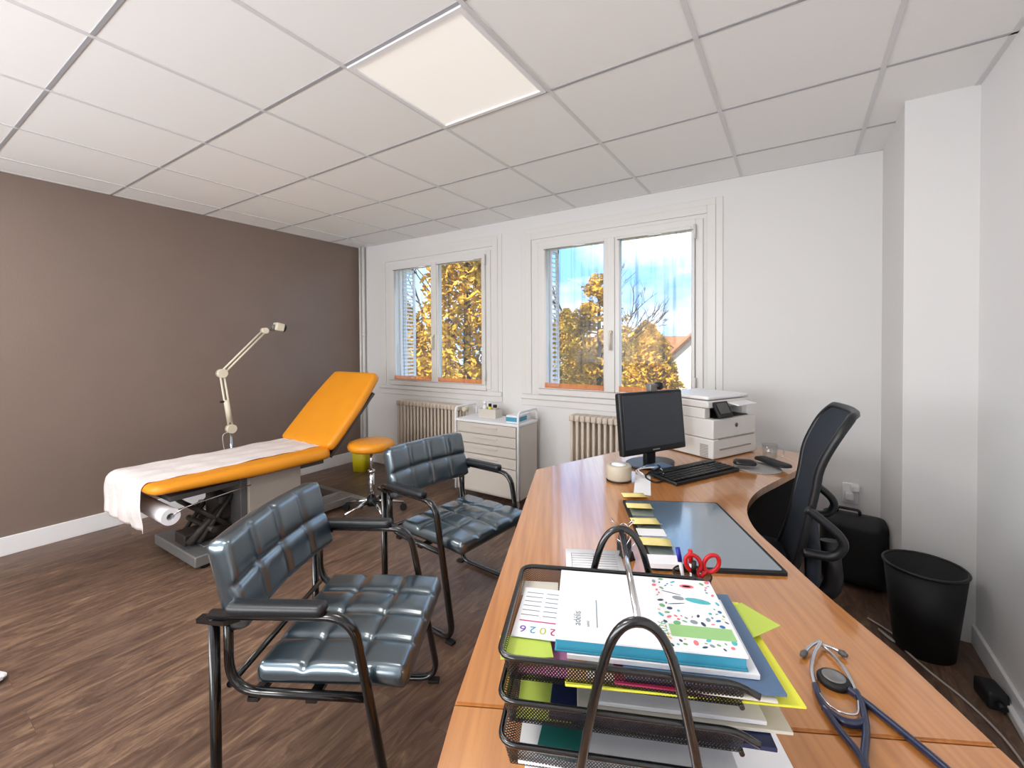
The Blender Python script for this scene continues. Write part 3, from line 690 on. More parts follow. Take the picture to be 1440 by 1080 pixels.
# soften with small bevel after building
def desktop(poly, nm):
    g = G(); g.prism(poly, DZ-0.028, DZ)
    es = [e for e in g.bm.edges if abs(e.verts[0].co.z-e.verts[1].co.z) < 1e-6]
    bmesh.ops.bevel(g.bm, geom=es, offset=0.003, segments=2, affect='EDGES')
    return g.obj(nm, m_wood, desk)
desktop(list(reversed(main)), 'desk_top')
e0 = seamR + U*0.003; e1 = seamL + U*0.003
desktop([tuple(e1), tuple(e1+U*0.42), tuple(e0+U*0.42), tuple(e0)], 'desk_end_top')
def slab(p, d, L_, th, z0, z1, nm, m_):
    d = Vector(d).normalized(); n_ = Vector((-d.y, d.x)); p = Vector(p)
    g = G(); g.prism([tuple(p), tuple(p+d*L_), tuple(p+d*L_+n_*th), tuple(p+n_*th)], z0, z1); return g.obj(nm, m_, desk)
slab(Vector((-0.02, 0.62)), U, 1.2, 0.02, 0.12, DZ-0.03, 'modesty_panel', m_wood)
slab(seamL+V*0.12+U*0.2, V, 0.5, 0.025, 0.0, DZ-0.03, 'side_panel', m_wood)
slab(Vector((0.05, 0.72)), V, 0.45, 0.03, 0.0, DZ-0.03, 'side_panel', m_wood)
slab(Vector((0.30, 1.42)), (1, 0.12), 0.62, 0.03, 0.0, DZ-0.03, 'back_panel', m_bag)  # panel coloured black to give the dark space under the desk

# ------------------------------------------------------------ monitor
mc = Vector((0.345, 1.005)); ma = math.atan2(1.196-0.834, 0.459-0.261)  # direction of the screen width
t = thing('computer_monitor', 'black flat computer monitor with webcam on the desk, angled towards the office chair', 'monitor', (mc.x, mc.y, DZ), ma)
# local: +x along width (away from viewer), -y towards the user
bt = TR((0, 0, 0.065), rx=R(-6))
g = G(); g.box(-0.205, 0.205, -0.012, 0.022, 0.0, 0.290, 0.010, m=bt); g.obj('casing', m_blackpl, t)
g = G(); g.box(-0.190, 0.190, -0.0135, -0.0115, 0.030, 0.276, 0.0008, m=bt); g.obj('screen', m_screen, t)
g = G(); g.box(-0.022, 0.022, -0.0138, -0.0118, 0.012, 0.018, 0.0008, m=bt); g.obj('maker_mark', m_alu, t)
g = G(); g.box(-0.03, 0.03, 0.02, 0.05, 0.0, 0.18, 0.008); g.obj('neck', m_blackpl, t)
g = G(); g.prism([(0.13*math.cos(a_/24*2*PI), 0.03+0.095*math.sin(a_/24*2*PI)) for a_ in range(24)], 0.0, 0.012, smooth_side=True); g.obj('foot', m_blackpl, t)
t = thing('webcam', 'small grey webcam clipped on top of the monitor', 'webcam', (mc.x+0.0, mc.y, DZ+0.356), ma)
g = G(); g.box(-0.035, 0.012, -0.008, 0.022, 0.0, 0.035, 0.006); g.obj('body', m_greymet, t)
g = G(); g.lathe([(0, -0.01), (0.018, -0.01), (0.018, 0.015), (0, 0.02)], n=18, m=TR((0.022, 0, 0.024), rx=R(90))); g.obj('lens', m_black, t)

# ------------------------------------------------------------ printer
pa = math.atan2(0.266, 0.134)
t = thing('printer', 'white multifunction laser printer on the far end of the desk, under the right window', 'printer', (0.567, 1.244, DZ), pa)
# local +x along its front (away from viewer), +y to its back-left, origin = front near corner
PW, PD = 0.36, 0.36
g = G(); g.box(0, PW, 0, PD, 0.004, 0.10, 0.006); g.box(0.002, PW-0.002, 0.002, PD, 0.102, 0.20, 0.006); g.box(0.0, 0.045, 0.05, PD, 0.2, 0.252, 0.005); g.box(PW-0.04, PW, 0.05, PD, 0.2, 0.252, 0.005); g.box(0.046, PW-0.041, 0.22, PD, 0.2, 0.252, 0.004)
g.obj('body', m_printer, t)
g = G(); g.box(0.0, PW, 0.03, PD, 0.254, 0.290, 0.008); g.obj('scanner', m_printer, t)
g = G(); g.box(0.01, PW-0.01, 0.035, PD-0.01, 0.294, 0.312, 0.008); g.obj('scanner_lid', m_base, t)
g = G(); g.box(0.045, PW-0.04, 0.02, 0.22, 0.201, 0.204); g.box(0.046, PW-0.041, 0.20, 0.219, 0.204, 0.252); g.obj('output_tray', m_black, t)
dm = TR((0.035, -0.005, 0.205), rx=R(-28))
g = G(); g.box(0, 0.11, -0.012, 0.004, 0.0, 0.085, 0.004, m=dm); dp = g.obj('display_panel', m_black, t)
g = G(); g.box(0.015, 0.095, -0.0145, -0.0115, 0.02, 0.075, 0.0008, m=dm); g.obj('display', m_darkgrey, dp)
g = G(); g.box(0.05, PW-0.05, -0.004, 0.004, 0.045, 0.052, 0.001); g.box(0.04, PW-0.02, -0.003, 0.003, 0.099, 0.103, 0.001); g.obj('paper_drawer_handle', m_boxgrey, t)
g = G(); g.lathe([(0, 0), (0.011, 0), (0.011, 0.002), (0, 0.002)], n=20, m=TR((0.19, 0.0015, 0.16), rx=R(90))); g.obj('round_logo', m_darkgrey, t)
g = G()
for i in range(8): g.box(-0.003, 0.002, 0.03, 0.075, 0.012+0.008*i, 0.016+0.008*i)
g.obj('vent_grille', m_boxgrey, t)
g = G(); g.box(0.14, 0.30, 0.0, 0.12, 0.0, 0.006, 0.001, m=TR((0.02, -0.03, 0.262), rx=R(8))); g.obj('document_feeder_flap', m_base, t)

# ------------------------------------------------------------ keyboard
ka = math.atan2(1.211-0.845, 0.562-0.37)
kc = Vector((0.53, 0.965))
t = thing('keyboard', 'black computer keyboard on the desk in front of the monitor', 'keyboard', (kc.x, kc.y, DZ), ka)
g = G(); g.box(-0.21, 0.21, -0.078, 0.078, 0.004, 0.018, 0.004, m=TR((0, 0, 0), rx=R(3))); g.obj('base', m_blackpl, t)
kid = m_blackmet
key0 = None
for r_ in range(5):
    for c_ in range(18):
        if key0 is None:
            key0 = G().box(-0.0088, 0.0088, -0.0088, 0.0088, 0, 0.006, 0.0015).obj('key', m_blackpl, t); k_ = key0
        else: k_ = key0.copy(); C.objects.link(k_); k_.parent = t
        k_.location = (-0.194+c_*0.0215+(0.006 if c_ > 13 else 0), -0.058+r_*0.021+(0.008 if r_ == 4 else 0), 0.0165+0.0011*r_)
g = G(); g.box(-0.05, 0.05, -0.068, -0.05, 0.0165, 0.022, 0.002); 
key0b = None
bpy.data.objects  # keep order
g.bm.free()

# ------------------------------------------------------------ mouse mat and mouse
t = thing('mouse_mat', 'grey rounded mouse mat with black wrist rest on the far part of the desk', 'mouse mat', (0.758, 1.215, DZ), R(-45))
g = G(); g.prism([(0.105*math.cos(a_/32*2*PI), 0.095*math.sin(a_/32*2*PI)) for a_ in range(32)], 0.0, 0.005, smooth_side=True); g.obj('mat', m_mpad, t)
g = G(); cushion(g, 0.19, 0.072, 0.030, rc=0.034, er=0.02, NU=20, NV=12, post=lambda x, y, z: (x*1.0, 0.085+y, 0.0055+z*0.9), back=0); g.obj('wrist_rest', m_bag, t)
g = G(); cushion(g, 0.060, 0.10, 0.040, rc=0.029, er=0.03, NU=18, NV=20, post=lambda x, y, z: (x, y, z), back=0.3)
tag(g.obj('computer_mouse', m_blackpl, loc=(0.712, 1.165, DZ+0.0055), rz=R(-75)), 'black computer mouse on the grey mouse mat', 'mouse')
t = thing('drinking_glass', 'clear drinking glass at the far edge of the desk, behind the mouse mat', 'glass', (0.80, 1.42, DZ+0.001))
G().lathe([(0, 0), (0.030, 0), (0.036, 0.075), (0.0335, 0.075), (0.028, 0.006), (0, 0.006)], n=28).obj('bowl', m_cupglass, t)
G().tube(fillet([(0.034, 0, 0.06), (0.062, 0, 0.055), (0.058, 0, 0.02), (0.031, 0, 0.018)], 0.02), 0.004).obj('handle', m_cupglass, t)

# ------------------------------------------------------------ pot, papers and cables by the monitor
t = thing('desk_pot', 'round beige pot with white rim at the left front of the monitor', 'pot', (0.275, 0.70, DZ))
G().lathe([(0, 0.006), (0.050, 0.006), (0.053, 0.012), (0.053, 0.062), (0.048, 0.068), (0.034, 0.068), (0.032, 0.06), (0, 0.058)], n=36).obj('body', m_pot, t)
G().lathe([(0, 0.0), (0.052, 0.0), (0.053, 0.006), (0, 0.006)], n=36).obj('base', m_black, t)
G().lathe([(0, 0.0585), (0.031, 0.0605), (0.030, 0.070), (0, 0.072)], n=30).obj('lid', m_paper, t)
g = G(); g.prism([(-0.032, -0.13), (0.032, -0.13), (0.032, 0.13), (-0.032, 0.13)], 0.0, 0.0015)
tag(g.obj('paper_strip', m_paper, loc=(0.378, 0.695, DZ+0.0005), rz=math.atan2(-0.283, 0.08)+PI/2), 'long white paper strip on the desk between the pot and the desk pad', 'paper')
def cable(pts, r, m_, nm, label, cat='cable', group=None):
    g = G(); g.tube(smooth_path(pts, 6), r, n=8); return tag(g.obj(nm, m_), label, cat, group)
cable([(0.36, 0.96, DZ+0.016), (0.40, 0.88, DZ+0.03), (0.36, 0.80, DZ+0.006), (0.42, 0.74, DZ+0.004), (0.45, 0.80, DZ+0.012), (0.41, 0.86, DZ+0.024)], 0.0035, m_black, 'keyboard_cable', 'black cable looping between monitor foot and keyboard')
cable([(0.33, 0.93, DZ+0.015), (0.30, 0.86, DZ+0.004), (0.36, 0.77, DZ+0.018), (0.33, 0.80, DZ+0.03), (0.39, 0.90, DZ+0.022), (0.44, 0.80, DZ+0.02)], 0.003, m_base, 'charging_cable', 'tangled white cable in front of the monitor foot')
g = G(); g.box(-0.05, 0.05, -0.035, 0.035, 0, 0.012, 0.003)
tag(g.obj('phone', m_greybl, loc=(0.385, 0.935, DZ+0.013), rz=R(60)), 'pale blue-grey flat device lying against the monitor foot', 'device')

# ------------------------------------------------------------ desk pad and notes
pc = Vector((0.635, 0.315)); padA = math.atan2(V.y, V.x)
t = thing('desk_pad', 'black leather desk pad under a clear glossy sheet in front of the office chair', 'desk pad', (pc.x, pc.y, DZ), padA)
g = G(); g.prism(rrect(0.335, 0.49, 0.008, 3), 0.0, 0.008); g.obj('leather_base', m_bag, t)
m_padtop = mat('glossy_pad_sheet', (84, 106, 124), 0.25, coat=1.0, coat_rough=0.10, ior=1.9, bump=0.22, bscale=120)  # blue-grey base stands in for window glare on the clear sheet
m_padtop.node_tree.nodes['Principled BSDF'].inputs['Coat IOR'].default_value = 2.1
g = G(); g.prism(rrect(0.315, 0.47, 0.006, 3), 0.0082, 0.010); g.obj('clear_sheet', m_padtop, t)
ang = padA
notes = [((0.395, 0.53), 'topmost of the yellow sticky notes, just past the far left corner of the desk pad'), ((0.452, 0.405), 'second yellow sticky note from the far end of the desk pad'), ((0.508, 0.285), 'third yellow sticky note from the far end of the desk pad'), ((0.575, 0.155), 'yellow sticky note at the near end of the desk pad, nearest the tray rack')]
for k, ((x, y), lb) in enumerate(notes):
    g = G(); g.sheet(lambda u, v: ((u-0.5)*0.085, (v-0.5)*0.072, 0.002+0.010*(v-0.5)**2*4*(1 if v < 0.5 else 0)), 3, 8)
    tag(g.obj('sticky_note', m_postit, loc=(x, y, DZ+(0.011 if k else 0.0015)), rz=ang+R((4, -2, 3, -3)[k]), solid=0.0008), lb, 'sticky note', 'yellow sticky notes along the desk pad')
for k, (x, y, lb) in enumerate(((0.542, 0.225, 'white sticky note between two yellow ones on the desk pad'), (0.62, 0.050, 'white note block at the near left corner of the desk pad'))):
    g = G(); g.prism(rrect(0.082, 0.05, 0.003, 2), 0, (0.0012, 0.012)[k])
    tag(g.obj('white_note', m_paper, loc=(x, y, DZ+0.0104), rz=ang), lb, 'note')
g = G(); g.sheet(lambda u, v: ((u-0.5)*0.15, (v-0.5)*0.21, 0.001), 1, 1); sh = g.obj('printed_form', m_paper, loc=(0.475, -0.05, DZ), rz=ang, solid=0.001)
tag(sh, 'white printed form on the desk behind the tray rack', 'paper')
g = G()
for i in range(7): g.box(-0.06, 0.06, 0.0+0.013*i, 0.001+0.013*i, 0.0017, 0.0020)
g.box(-0.06, -0.0592, 0, 0.078, 0.0017, 0.002); g.box(0.0, 0.0008, 0, 0.078, 0.0017, 0.002); g.obj('printed_lines', m_ink, sh)
# binder clips
def clip(x, y, z, rz, label):
    t = thing('binder_clip', label, 'clip', (x, y, z), rz, 'binder clips beside the desk pad')
    g = G(); g.prism([(-0.012, 0), (0.012, 0), (0.0025, 0.026), (-0.0025, 0.026)], -0.02, 0.02, m=TR((0, 0, 0), rx=R(90))); g.obj('body', m_black, t)
    for s in (1, -1):
        g = G(); g.tube(fillet([(s*0.003, -0.011, 0.026), (s*0.03, -0.011, 0.055), (s*0.034, 0.0, 0.06), (s*0.03, 0.011, 0.055), (s*0.003, 0.011, 0.026)], 0.006), 0.0013, n=6); g.obj('wire_handle', m_chrome, t)
clip(0.475, 0.16, DZ, R(20), 'black binder clip furthest from the tray rack, beside the desk pad')
clip(0.50, 0.10, DZ, R(110), 'black binder clip in the middle of the three beside the desk pad')
clip(0.525, 0.05, DZ+0.0, R(60), 'black binder clip of the three nearest the tray rack')

# ------------------------------------------------------------ pen cup with pens and scissors
PCX, PCY = 0.715, -0.075
t = thing('pen_cup', 'black mesh pen cup behind the tray rack', 'pen cup', (PCX, PCY, DZ))
G().lathe([(0.038, 0.0), (0.040, 0.066)], n=28).obj('mesh_wall', m_wire, t)
G().lathe([(0, 0), (0.039, 0), (0.039, 0.004), (0, 0.004)], n=28).obj('base', m_black, t)
G().tube([(0.04*math.cos(a_/28*2*PI), 0.04*math.sin(a_/28*2*PI), 0.067) for a_ in range(28)], 0.002, n=6, closed=True).obj('rim', m_black, t)
def pen(dx, dy, lx, ly, L_, mb, mcp, label):
    t = thing('pen', label, 'pen', (PCX+dx, PCY+dy, DZ+0.006), group='pens in the pen cup')
    d = Vector((lx, ly, 1)).normalized()
    G().cyl(Vector((0, 0, 0)), d*L_*0.72, 0.0042, n=12).obj('barrel', mb, t)
    G().cyl(d*L_*0.72, d*L_, 0.0055, 0.005, n=12).obj('cap', mcp, t)
pen(-0.012, 0.005, -0.22, 0.12, 0.108, m_paper, m_blue, 'pen with blue cap in the pen cup')
pen(0.0, 0.012, -0.08, 0.10, 0.106, m_paper, m_red, 'pen with red cap in the pen cup')
pen(0.004, -0.008, 0.02, -0.02, 0.095, m_black, m_black, 'black pen in the pen cup, left of the scissors')
t = thing('scissors', 'scissors with red plastic handles standing in the pen cup', 'scissors', (PCX+0.015, PCY+0.002, DZ+0.006), padA)
g = G(); g.box(-0.004, 0.006, -0.001, 0.001, 0, 0.065); g.box(-0.008, 0.003, 0.001, 0.003, 0, 0.065); g.obj('blades', m_chrome, t)
for s in (-1, 1):
    cx_ = s*0.020+0.006
    pts = [(cx_+0.016*math.cos(2*PI*k/24)+0.004*s*math.sin(2*PI*k/24), 0.001*s, 0.088+0.019*math.sin(2*PI*k/24)) for k in range(24)]
    g = G(); g.tube(pts, 0.0048, n=8, closed=True); g.tube([(0.0, 0.001*s, 0.052), (cx_*0.6, 0.001*s, 0.073)], 0.005); g.obj('handle', m_red, t)

# ------------------------------------------------------------ letter tray rack
RO = Vector((0.704, -0.534, DZ)); RA = R(23.5)
t = rack = thing('letter_tray_rack', 'black wire mesh letter tray rack with three tiers at the near end of the desk', 'tray rack', RO, RA)
hx0, hx1, hy = -0.145, 0.128, 0.108
for s, nm in ((1, 'back'), (-1, 'front')):
    y = s*0.122
    pts = [(-0.082, y, 0.0), (-0.066, y, 0.12), (-0.030, y, 0.245), (0.0, y, 0.285), (0.030, y, 0.285-0.04+0.0), (0.066, y, 0.12), (0.082, y, 0.0)]
    pts = [(0.015+x, yy, z) for x, yy, z in pts]
    pts = [(0.015-0.078, y, 0.004), (0.015-0.060, y, 0.13), (0.015-0.040, y, 0.225), (0.015-0.023, y, 0.268), (0.015, y, 0.281), (0.015+0.023, y, 0.268), (0.015+0.040, y, 0.225), (0.015+0.060, y, 0.13), (0.015+0.078, y, 0.004)]
    g = G(); g.tube(smooth_path(pts, 5), 0.0055, n=10); g.obj('arched_leg', m_blackmet, t)
g = G(); g.cyl((0.015, -0.122, 0.278), (0.015, 0.122, 0.278), 0.0042); g.obj('carry_rod', m_chrome, t)
for k, zr in enumerate((0.215, 0.163, 0.111)):
    rim = fillet([(hx1+0.012, -hy-0.008, zr-0.006), (hx1-0.01, -hy, zr), (hx0, -hy, zr), (hx0, hy, zr), (hx1-0.01, hy, zr), (hx1+0.012, hy+0.008, zr-0.006)], 0.022, 6)
    tr_ = G().tube(rim, 0.0036, n=8).obj('tray_rim', m_blackmet, t)
    g = G(); dz = 0.034
    inner = fillet([(hx1, -hy, 0), (hx0, -hy, 0), (hx0, hy, 0), (hx1, hy, 0)], 0.022, 6)
    low = [Vector((max(p.x, hx0+0.012), max(-hy+0.012, min(hy-0.012, p.y)), zr-dz)) for p in inner]
    vu = [g.bm.verts.new((p.x, p.y, zr)) for p in inner]; vl = [g.bm.verts.new(p) for p in low]
    for i in range(len(vu)-1): g._faces([g.bm.faces.new((vu[i], vu[i+1], vl[i+1], vl[i]))], True)
    a0 = g.bm.verts.new((hx0+0.012, -hy+0.012, zr-dz)); a1 = g.bm.verts.new((hx1, -hy+0.012, zr-dz)); a2 = g.bm.verts.new((hx1, hy-0.012, zr-dz)); a3 = g.bm.verts.new((hx0+0.012, hy-0.012, zr-dz))
    g._faces([g.bm.faces.new((a0, a1, a2, a3))]); g.obj('tray_mesh', m_wire, tr_)
    g = G(); g.tube([(hx1, -hy+0.01, zr-dz), (hx1, hy-0.01, zr-dz)], 0.003, n=8); g.obj('tray_lip', m_blackmet, tr_)

def rl(x, y, z):  # rack local to world
    c, s = math.cos(RA), math.sin(RA); return (RO.x+c*x-s*y, RO.y+s*x+c*y, RO.z+z)
def flat(nm, x0, x1, y0, y1, z, th, m_, label, cat, da=0, group=None, bev=0.0008):
    g = G(); g.box(-(x1-x0)/2, (x1-x0)/2, -(y1-y0)/2, (y1-y0)/2, 0, th, min(bev, th*0.3), 1)
    o = g.obj(nm, m_, loc=rl((x0+x1)/2, (y0+y1)/2, z), rz=RA+R(da)); return tag(o, label, cat, group)
z = 0.184
flat('document_wallet', -0.07, 0.192, -0.098, 0.098, z, 0.003, m_yel, 'yellow document wallet at the bottom of the top tray, sticking out to the right', 'folder', 2); z += 0.0035
flat('printed_leaflet', -0.122, 0.10, -0.096, 0.07, z, 0.002, m_pink, 'mauve printed sheet under the calendar in the top tray', 'paper', -1); z += 0.0025
flat('printed_leaflet', -0.065, 0.12, -0.0975, 0.06, z, 0.002, m_tan, 'tan printed leaflet peeping out under the white diary', 'paper', 1); z += 0.0025
flat('card_folder', -0.04, 0.165, -0.10, 0.08, z, 0.003, m_creamp, 'cream card folder under the navy folder in the top tray', 'folder', -1); z += 0.0035
flat('printed_leaflet', -0.01, 0.06, -0.1055, 0.05, z, 0.002, m_crimson, 'crimson printed leaflet peeping out under the white diary', 'paper', 0); z += 0.0025
flat('navy_folder', 0.0, 0.172, -0.100, 0.092, z, 0.004, m_greybl, 'blue-grey folder sticking out to the right under the white diary', 'folder', 1); z += 0.0045
flat('lime_sheet', 0.11, 0.215, 0.005, 0.065, z-0.010, 0.001, m_green, 'lime green sheet poking out at the right of the top tray', 'paper', 35)
flat('lime_leaflet', -0.150, -0.085, -0.088, -0.045, z-0.002, 0.001, m_green, 'lime green leaflet at the left front corner of the top tray', 'paper', 12)
flat('box_lid', -0.065, 0.152, -0.083, 0.065, z, 0.0065, m_paper, 'white booklet directly under the white diary', 'booklet', 0); z += 0.0045
# calendar card with 2026
c1 = flat('calendar_card', -0.137, -0.072, -0.055, 0.060, z-0.004, 0.002, m_paper, 'white calendar card reading 2026 at the left of the top tray', 'calendar', -2)
cc = [m_blue, m_green, m_yel, m_red]
mm_ = [mat('magenta_ink', (200, 40, 110), .6), mat('olive_ink', (190, 190, 80), .6), mat('sky_ink', (60, 150, 190), .6), mat('violet_ink', (110, 70, 170), .6)]
for k, chh in enumerate('2026'):
    text('calendar_digit', chh, 0.019, mm_[k], c1, TR((0.026-k*0.0135, -0.036, 0.0022), rz=PI), 0.0001)
g = G()
for r_ in range(6):
    for c_ in range(2): g.box(-0.027+c_*0.03, -0.002+c_*0.03, -0.012+r_*0.011, -0.011+r_*0.011, 0.002, 0.0023)
g.obj('calendar_lines', m_ink, c1)
g = G(); g.box(-0.027, 0.027, -0.0255, -0.0235, 0.002, 0.0023); g.obj('calendar_bar', mm_[0], c1)
flat('white_envelope', -0.143, -0.085, 0.055, 0.095, z-0.012, 0.002, m_creamp, 'cream envelope behind the calendar card in the top tray', 'envelope', 3)
# diary
t = thing('diary', 'white diary with coloured printed pattern on top of the tray rack', 'diary', rl(0.030, -0.002, z+0.003), RA)
hw, hd_ = 0.110, 0.080
G().box(-hw+0.002, hw-0.002, -hd_+0.001, hd_-0.001, 0.002, 0.014, 0.0005).obj('page_block', m_teal, t)
g = G(); g.box(-hw, hw, -hd_, hd_, 0.0, 0.002, 0.0005); g.obj('back_cover', m_teal, t)
g = G(); g.box(-hw, hw, -hd_, hd_, 0.0145, 0.0175, 0.0006); cov = g.obj('front_cover', m_paper, t)
cols = [mat('print_teal', (80, 180, 190), .6), mat('print_green', (110, 170, 120), .6), mat('print_pink', (230, 120, 130), .6), mat('print_dark', (50, 70, 90), .6), mat('print_sand', (230, 190, 140), .6), mat('print_blue', (50, 110, 170), .6), m_lgreen, mat('print_grey', (140, 150, 160), .6)]
g = G(); zt = 0.0176
random.seed(11)
def blob(x, y, rx, ry, a_, mi, n_=10):
    g.mi = mi; pts = []
    for k in range(n_):
        b_ = 2*PI*k/n_; px, py = rx*math.cos(b_), ry*math.sin(b_); pts.append((x+px*math.cos(a_)-py*math.sin(a_), y+px*math.sin(a_)+py*math.cos(a_)))
    g.prism(pts, zt, zt+0.0002)
placed = [(0.068, 0.026, 0.03), (0.074, 0.058, 0.016), (0.07, -0.043, 0.0)]
for _ in range(900):
    x = random.uniform(0.024, 0.105); y = random.uniform(-0.076, 0.076)
    if -0.058 < y < -0.030 and x > 0.03: continue
    rr_ = random.uniform(0.0018, 0.0052)
    if any((x-a_)**2+(y-b_)**2 < (rr_+c_+0.0012)**2 for a_, b_, c_ in placed): continue
    placed.append((x, y, rr_)); blob(x, y, rr_, rr_*random.uniform(0.4, 0.9), random.uniform(0, 3), random.choice((0, 1, 1, 2, 3, 3, 4, 5, 7)), 8)
blob(0.080, 0.024, 0.017, 0.006, R(-12), 0); blob(0.055, 0.028, 0.008, 0.005, R(-10), 7); blob(0.048, 0.040, 0.014, 0.0008, R(-20), 3); blob(0.050, 0.014, 0.012, 0.0008, R(12), 3)
blob(0.073, 0.060, 0.010, 0.005, 0, 2, 14); blob(0.073, 0.060, 0.006, 0.0025, 0, 4)
g.mi = 6; g.box(0.031, 0.106, -0.056, -0.033, zt, zt+0.0003)
g.obj('printed_pattern', cols, cov)
blob_bm = None
text('title_text', 'adélis', 0.0135, m_ink, cov, TR((-0.079, -0.054, zt), rz=PI/2), 0.0001)
text('subtitle_text', 'santé', 0.006, m_ink, cov, TR((-0.068, -0.055, zt), rz=PI/2), 0.0001)
g = G(); g.box(-0.059, -0.0575, -0.055, 0.005, zt, zt+0.0002); g.obj('cover_line', cols[7], cov)
text('year_text', '2026', 0.014, cols[1], cov, TR((0.028, -0.056, zt), rz=PI/2), 0.0001)

# middle tier
z = 0.133
flat('lime_pad', -0.128, -0.06, -0.095, 0.04, z, 0.004, m_green, 'lime and white note pad at the left of the middle tray', 'note pad', 2, bev=0.001)
flat('navy_binder', -0.085, 0.165, -0.098, 0.075, z+0.0045, 0.005, m_navy, 'dark navy folder in the middle tray, sticking out to the right', 'folder', -1)
flat('manila_folder', -0.055, 0.185, -0.085, 0.090, z+0.0105, 0.004, m_creamp, 'cream folder lying on the dark navy folder in the middle tray', 'folder', 1.5)
flat('white_papers', -0.03, 0.16, -0.080, 0.08, z+0.016, 0.005, m_paper, 'stack of white papers on top in the middle tray', 'papers', 0.5)
# bottom tier
z = 0.081
flat('white_papers', -0.125, 0.13, -0.097, 0.095, z, 0.012, m_paper, 'stack of white papers in the lowest tray', 'papers', 1)
flat('teal_leaflet', -0.10, -0.045, -0.099, -0.05, z+0.0125, 0.001, m_dteal, 'dark teal printed leaflet on the papers in the lowest tray', 'paper', -6)
# papers under the rack on the desk
flat('white_papers', -0.125, 0.235, -0.135, 0.10, 0.0005, 0.010, m_paper, 'large white papers lying on the desk under the tray rack', 'papers', 1.5)

# ------------------------------------------------------------ stethoscope
t = thing('stethoscope', 'navy and chrome stethoscope lying on the near end of the desk', 'stethoscope', (0, 0, DZ))
zs = 0.007
def P3(l, z=zs): return [(a_, b_, z) for a_, b_ in l]
g = G(); g.tube(smooth_path([(0.924, -0.139, zs), (0.937, -0.112, zs+0.004), (0.950, -0.098, zs+0.006), (0.940, -0.135, zs+0.004), (0.934, -0.18, zs), (0.938, -0.225, zs)]), 0.0032)
g.obj('ear_tube', m_chrome, t)
g = G(); g.tube(smooth_path([(0.980, -0.101, zs), (0.966, -0.096, zs), (0.952, -0.097, zs), (0.968, -0.118, zs), (0.984, -0.155, zs), (0.994, -0.205, zs)]), 0.0032)
g.obj('ear_tube', m_chrome, t)
for p, q in (((0.926, -0.136), (0.919, -0.152)), ((0.978, -0.101), (0.990, -0.108))):
    G().tube([(p[0], p[1], zs), ((p[0]+q[0])/2, (p[1]+q[1])/2, zs), (q[0], q[1], zs)], [0.0045, 0.006, 0.003]).obj('ear_tip', m_darkgrey, t)
g = G(); g.tube(smooth_path(P3([(0.938, -0.222), (0.944, -0.255), (0.962, -0.300), (0.984, -0.338), (0.992, -0.37), (0.996, -0.43), (0.98, -0.47)])), 0.0052)
g.tube(smooth_path(P3([(0.994, -0.203), (0.999, -0.235), (0.998, -0.29), (0.990, -0.345), (0.992, -0.37)])), 0.0052)
g.tube(smooth_path(P3([(0.948, -0.270), (0.958, -0.279), (0.972, -0.285), (0.988, -0.280), (0.998, -0.268)])), 0.006)
g.obj('binaural_tubing', m_steth, t)
g = G(); g.tube(smooth_path(P3([(0.943, -0.245), (0.955, -0.266), (0.972, -0.272), (0.990, -0.262), (0.994, -0.23)], zs+0.004)), 0.0018, n=6); g.obj('spring', m_chrome, t)
g = G(); g.lathe([(0, 0), (0.022, 0), (0.0245, 0.004), (0.0245, 0.008), (0.021, 0.012), (0.017, 0.0125)], c=(0.965, -0.190, 0), n=36); g.obj('chest_piece_rim', m_black, t)
g = G(); g.lathe([(0, 0.0125), (0.0172, 0.0125), (0.0172, 0.0132), (0.012, 0.0136), (0.0115, 0.0130), (0.0, 0.0132)], c=(0.965, -0.190, 0), n=36); g.obj('diaphragm', m_greymet, t)
g = G(); g.tube(smooth_path(P3([(0.985, -0.203), (0.999, -0.216), (1.02, -0.236), (1.08, -0.300), (1.12, -0.36), (1.13, -0.42), (1.09, -0.46), (1.02, -0.47), (0.98, -0.47)], zs-0.001)), 0.0055); g.obj('long_tube', m_steth, t)

# ------------------------------------------------------------ office chair
ox, oy = 0.73, 0.80
t = thing('office_chair', 'black mesh-back swivel office chair drawn up in the cut-out of the desk', 'chair', (ox, oy, 0), 0)
th = R(-5)     # back turned a little
prof = [(0.17, 0.50), (0.205, 0.62), (0.228, 0.74), (0.245, 0.83), (0.258, 0.915), (0.287, 0.99), (0.316, 1.045), (0.346, 1.085)]
pr = smooth_path([(a_, 0, b_) for a_, b_ in prof], 4)
def backsurf(u, v):
    i = v*(len(pr)-1); k = min(int(i), len(pr)-2); p = pr[k].lerp(pr[k+1], i-k)
    wd = 0.205*(1-0.25*max(0, (v-0.75)/0.25)**2)*(1-0.12*(1-v)); s_ = (u-0.5)*2
    y = wd*s_; x = p.x-0.03*s_*s_
    c, s = math.cos(th), math.sin(th)
    return (x+s*y, y*c, p.z)
g = G(); g.sheet(backsurf, 20, 40); g.obj('back_mesh', m_fabric, t, solid=0.012)
edge = [Vector(backsurf(0, v/24)) for v in range(25)]+[Vector(backsurf(u/12, 1)) for u in range(1, 12)]+[Vector(backsurf(1, 1-v/24)) for v in range(25)]+[Vector(backsurf(1-u/12, 0)) for u in range(1, 12)]
g = G(); g.tube(edge, 0.013, n=8, closed=True); g.obj('back_frame', m_blackpl, t)
g = G(); cushion(g, 0.46, 0.47, 0.08, rc=0.09, er=0.04, NU=24, NV=24, post=lambda x, y, z: (-0.06+x, y, 0.43+z), puff=0.01); g.obj('seat', m_fabric, t)
g = G(); cushion(g, 0.36, 0.17, 0.07, rc=0.06, er=0.035, NU=20, NV=16, post=lambda x, y, z: (0.195+z*0.8, x, 0.58+y)); g.obj('lumbar_pad', m_fabric, t)
